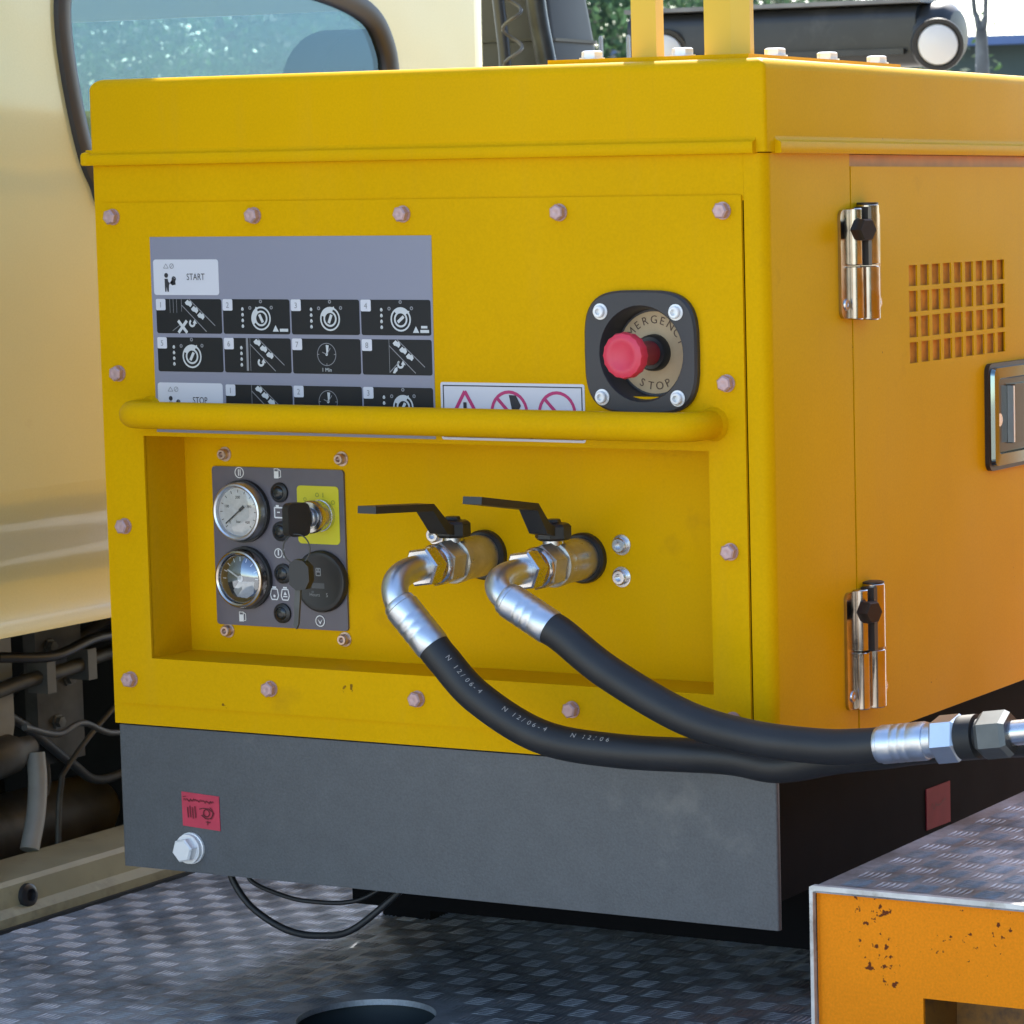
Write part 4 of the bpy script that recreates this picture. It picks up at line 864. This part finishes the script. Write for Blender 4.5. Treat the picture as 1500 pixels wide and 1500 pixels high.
# ------------------------------------------------------------------ ORANGE CHEST
bx0, by0, bz1 = .7257, -.107, -.060
OB = thing('tool_chest', (.86, .2, DECK), 'rust spotted orange chest with bright tread plate lid beside the power pack', 'chest')
bm = NB(); plate(bm, bx0+.0042, .99, DECK+.001, bz1-.0040, by0+.003, by0+.006, [(.8125, .95, -.195, -.1345)], FRONT)
finish('chest_front', bm, ORANGE, OB, None, .0007, 1)
BOX('chest_left_side', (bx0, bx0+.003, by0+.0065, .44, DECK+.001, bz1-.004), ORANGE, OB); BOX('chest_right_side', (.987, .990, by0+.0065, .44, DECK+.001, bz1-.004), ORANGE, OB)
BOX('chest_back', (bx0+.003, .987, .437, .44, DECK+.001, bz1-.004), ORANGE, OB)
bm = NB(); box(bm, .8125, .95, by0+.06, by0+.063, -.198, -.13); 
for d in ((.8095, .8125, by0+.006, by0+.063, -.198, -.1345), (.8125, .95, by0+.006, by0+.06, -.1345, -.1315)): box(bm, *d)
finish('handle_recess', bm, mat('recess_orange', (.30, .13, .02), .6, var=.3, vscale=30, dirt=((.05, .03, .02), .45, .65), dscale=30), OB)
LI = BOX('chest_lid', (bx0-.0005, .992, by0-.001, .442, bz1-.0033, bz1), ALU, OB, .0008, 1)
bm = NB(); tread(bm, bx0+.012, .965, by0+.012, .438, bz1+.0002, lambda x, y: False); o = finish('lid_tread_bars', bm, ALUB, LI); o['kind'] = 'stuff'
bm = NB(); pr = [(bx0-.0012, bz1+.0010), (bx0+.0010, bz1+.0022), (.992, bz1+.0022), (.992, bz1-.0014), (bx0+.0045, bz1-.0014), (bx0+.0016, bz1-.0024), (bx0+.0016, DECK+.001), (bx0-.0012, DECK+.001)]
prism(bm, pr, by0-.0030, by0+.0020, FRONT); finish('corner_trim', bm, ALUE, OB, None, .0006, 2)

BOUNCE_ORANGE = mat('bounce_orange_paint', (.42, .155, .004), .6, spec=.05, var=.1, vscale=8)  # orange toned for the warm bounce on the power pack side
CB = thing('bounce_cabinet', (1.25, .55, DECK), 'unseen orange cabinet added beyond the low chest to bounce warm light', 'cabinet')  # out of view; put in to bounce orange light and screen the deck
BOX('cabinet_body', (1.0, 1.55, -.10, 1.28, DECK+.001, .36), BOUNCE_ORANGE, CB, .005)
BOX('cabinet_lid', (.995, 1.555, -.105, 1.285, .3605, .375), BOUNCE_ORANGE, CB, .003)
BOX('cabinet_door', (1.03, 1.52, -.106, -.1002, DECK+.04, .37), BOUNCE_ORANGE, CB, .002)
BOX('cabinet_handle', (1.06, 1.075, -.120, -.1062, .10, .19), BLK, CB, .002)
# ------------------------------------------------------------------ BACKGROUND
# dark boom with two round lamps on a post
LB = thing('lamp_boom', (-.9, 3.0, GROUND), 'dark steel boom with two round white lamps behind the lid', 'boom')
bm = NB(); prism(bm, rrect(2.945, 3.055, .668, .778, .028, 5), -1.235, -.64, lambda u, v, h: (h, u, v)); finish('boom_beam', bm, BEAMM, LB, 40, .006, 2)
BOX('boom_flange', (-1.235, -.625, 2.935, 3.06, .7785, .7860), mat('flange_grey', (.16, .16, .16), .45, var=.3, vscale=12), LB, .002)
BOX('boom_rib', (-1.235, -.66, 2.936, 2.9445, .688, .698), BEAMM, LB, .002)
for x in (-1.185, -.624):
    HD = LATHE('lamp_housing', (x, 2.99, .704), (.50, -.86, -.03), [(0, 0), (0, .044), (.07, .047), (.076, .046), (.076, .039), (.07, .038), (.07, 0)], BLK, LB, 36)
    LATHE('lamp_lens', Vector((x, 2.99, .704))+Vector((.50, -.86, -.03)).normalized()*.070, (.50, -.86, -.03), [(0, 0), (0, .0365), (.006, .0345), (.010, .026), (.012, 0)], LAMPW, HD, 32)
LATHE('boom_end', (-.645, 3.0, .723), (1, 0, 0), [(0, 0), (0, .057), (.03, .060), (.050, .056), (.064, .042), (.070, 0)], BEAMM, LB, 32)
BOX('boom_post', (-1.02, -.92, 2.95, 3.05, GROUND, .668), BEAMM, LB, .006); BOX('boom_foot', (-1.17, -.77, 2.8, 3.2, GROUND, GROUND+.03), BEAMM, LB, .004)
# made-up shed far right, in place of a dark field and hazy ridge
SH = thing('stand_in_shed', (-24, 48, GROUND), 'made-up shed standing in for a dark field and hazy blue ridge', 'shed')
BOX('stand_in_wall', (-34, -12, 42, 52, GROUND, 2.84), mat('field_green', (.055, .085, .085), .8, var=.2, vscale=.8), SH)
bm = NB(); prism(bm, [(41.4, 2.80), (47, 3.02), (52.6, 2.80), (52.6, 2.70), (47, 2.92), (41.4, 2.70)], -34.4, -11.6, lambda u, v, h: (h, u, v)); finish('stand_in_roof', bm, mat('hazy_ridge_blue', (.05, .10, .24), .45, var=.1, vscale=1), SH)  # roof blue paints the distance haze of a far ridge
BOX('stand_in_gutter', (-34.4, -11.6, 41.25, 41.4, 2.66, 2.80), mat('hazy_ridge_blue', (.05, .10, .24)), SH)
for x in (-17.3, -15.2): BOX('stand_in_door', (x-.6, x+.6, 41.95, 41.999, GROUND, 1.2), DARK, SH)
# trees
LEAF = mat('leaf', (.050, .095, .030), .55, var=.45, vscale=.9); LEAF2 = mat('leaf_dark', (.035, .075, .034), .55, var=.5, vscale=1.1)
for m_ in (LEAF, LEAF2):
    n_, l_ = m_.node_tree.nodes, m_.node_tree.links; p_ = n_['Principled BSDF']
    t_ = n_.new('ShaderNodeBsdfTranslucent'); x_ = n_.new('ShaderNodeMixShader'); x_.inputs[0].default_value = .45
    g_ = n_.new('ShaderNodeHueSaturation'); g_.inputs['Value'].default_value = 1.6; l_.new(p_.inputs['Base Color'].links[0].from_socket, g_.inputs['Color']); l_.new(g_.outputs[0], t_.inputs[0])
    l_.new(p_.outputs[0], x_.inputs[1]); l_.new(t_.outputs[0], x_.inputs[2]); l_.new(x_.outputs[0], n_['Material Output'].inputs[0])
def leafmesh(seed, rx, rz, nleaf, size, m):
    rs = random.Random(seed); bm = NB(); cl = []
    for i in range(70):
        while True:
            p = Vector((rs.uniform(-1, 1), rs.uniform(-1, 1), rs.uniform(-1, 1)))
            if .25 < p.length < 1: break
        p = p.normalized()*p.length**.5; cl.append((Vector((p.x*rx, p.y*rx, p.z*rz)), rs.uniform(.22, .45)*rx))
    for i in range(nleaf):
        c, r_ = cl[rs.randrange(70)]; d = Vector((rs.gauss(0, 1), rs.gauss(0, 1), rs.gauss(0, .8)))*r_*.5
        u = Vector((rs.gauss(0, 1), rs.gauss(0, 1), rs.gauss(0, 1))).normalized(); v = u.orthogonal().normalized(); s = size*rs.uniform(.6, 1.3); p = c+d
        bm.faces.new([bm.verts.new(p+a) for a in (-u*s, v*s*.5, u*s, -v*s*.5)])
    me = bpy.data.meshes.new('crown'); bm.to_mesh(me); bm.free(); me.materials.append(m); return me
LM1 = leafmesh(1, 1.9, 2.4, 26000, .036, LEAF); LM2 = leafmesh(2, 2.1, 2.2, 26000, .036, LEAF2)
def trunkmesh(seed, h, r):
    rs = random.Random(seed); bm = NB(); tube(bm, spline([(0, 0, 0), (rs.uniform(-.1, .1), rs.uniform(-.1, .1), h*.5), (rs.uniform(-.2, .2), 0, h)], 5), lambda t: r*(1-.6*t), 10)
    for i in range(6):
        a = rs.uniform(0, 6.28); z = h*rs.uniform(.35, .8); tube(bm, spline([(0, 0, z), (math.cos(a)*.6, math.sin(a)*.6, z+.7), (math.cos(a)*1.2, math.sin(a)*1.2, z+1.5)], 4), lambda t: r*.4*(1-.7*t), 6)
    me = bpy.data.meshes.new('trunk'); bm.to_mesh(me); bm.free(); me.materials.append(BARK); return me
TM1 = trunkmesh(5, 3.4, .14)
def tree(x, y, s, k, label, rz=0, low=2.5):
    T = thing('leafy_tree', (x, y, GROUND), label, 'tree', 'trees behind the yard')
    T.scale = (s, s, s); T.rotation_euler.z = rz
    for nm, me, dz in (('trunk', TM1, 0), ('crown', LM1 if k == 0 else LM2, low)):
        o = bpy.data.objects.new(nm, me); COL.objects.link(o); o.parent = T; o.location = (0, 0, dz)
tree(-9.3, 14.6, 1.0, 1, 'dense dark tree seen between the cab and the yellow posts')
tree(-9.0, 17.2, .85, 0, 'green tree rising behind the dark boom', 1.1)
tree(-12.2, 16.5, 1.15, 0, 'green tree growing behind the truck cab', 2.3)
tree(-12.6, 21.0, 1.2, 1, 'dark tree behind the others, seen through their gaps', .7)
tree(-15.2, 16.2, 1.0, 0, 'leafy tree seen through the cab windows', .4)
tree(-18.0, 18.6, 1.1, 1, 'dark leafy tree seen through the cab windows, farther from the truck', 1.9)
tree(-19.0, 21.5, 1.1, 0, 'leafy tree farthest behind the cab windows', 2.9)
tree(-16.4, 21.8, 1.15, 1, 'dark leafy tree between the trees behind the cab windows', .2)
tl = 'unseen leafy tree added in a side row to dim the sky light'
for i in range(9):  # out of view; row added to hold back sky light from the right
    a = R(57+i*8.5); d = 9.5+.9*math.sin(i*2.1)
    T = tree(math.sin(a)*d, math.cos(a)*d, 1.22+.12*math.sin(i*1.7), i % 2, tl, i*1.3, 2.3)
# slender forked tree near the right edge
YT = thing('forked_sapling', (-1.445, 5.0, GROUND), 'slender bare forked trunk beside the lamp boom', 'tree')
MB_ = mat('pale_bark', (.10, .11, .115), .8, var=.5, vscale=18, dirt=((.45, .44, .42), .60, .66), dscale=22)
bm = NB(); tube(bm, spline([(-1.44, 5, GROUND), (-1.435, 5, 0), (-1.437, 5, .60), (-1.440, 5, .84)], 6), lambda t: .030-.015*t, 12)
tube(bm, spline([(-1.440, 5, .82), (-1.452, 5, .875), (-1.462, 5, .93), (-1.50, 5, 1.4)], 5), lambda t: .0105-.006*t, 8); tube(bm, spline([(-1.440, 5, .82), (-1.430, 5, .87), (-1.426, 5, .93), (-1.40, 5, 1.5)], 5), lambda t: .0105-.006*t, 8)
finish('trunk', bm, MB_, YT, 60)
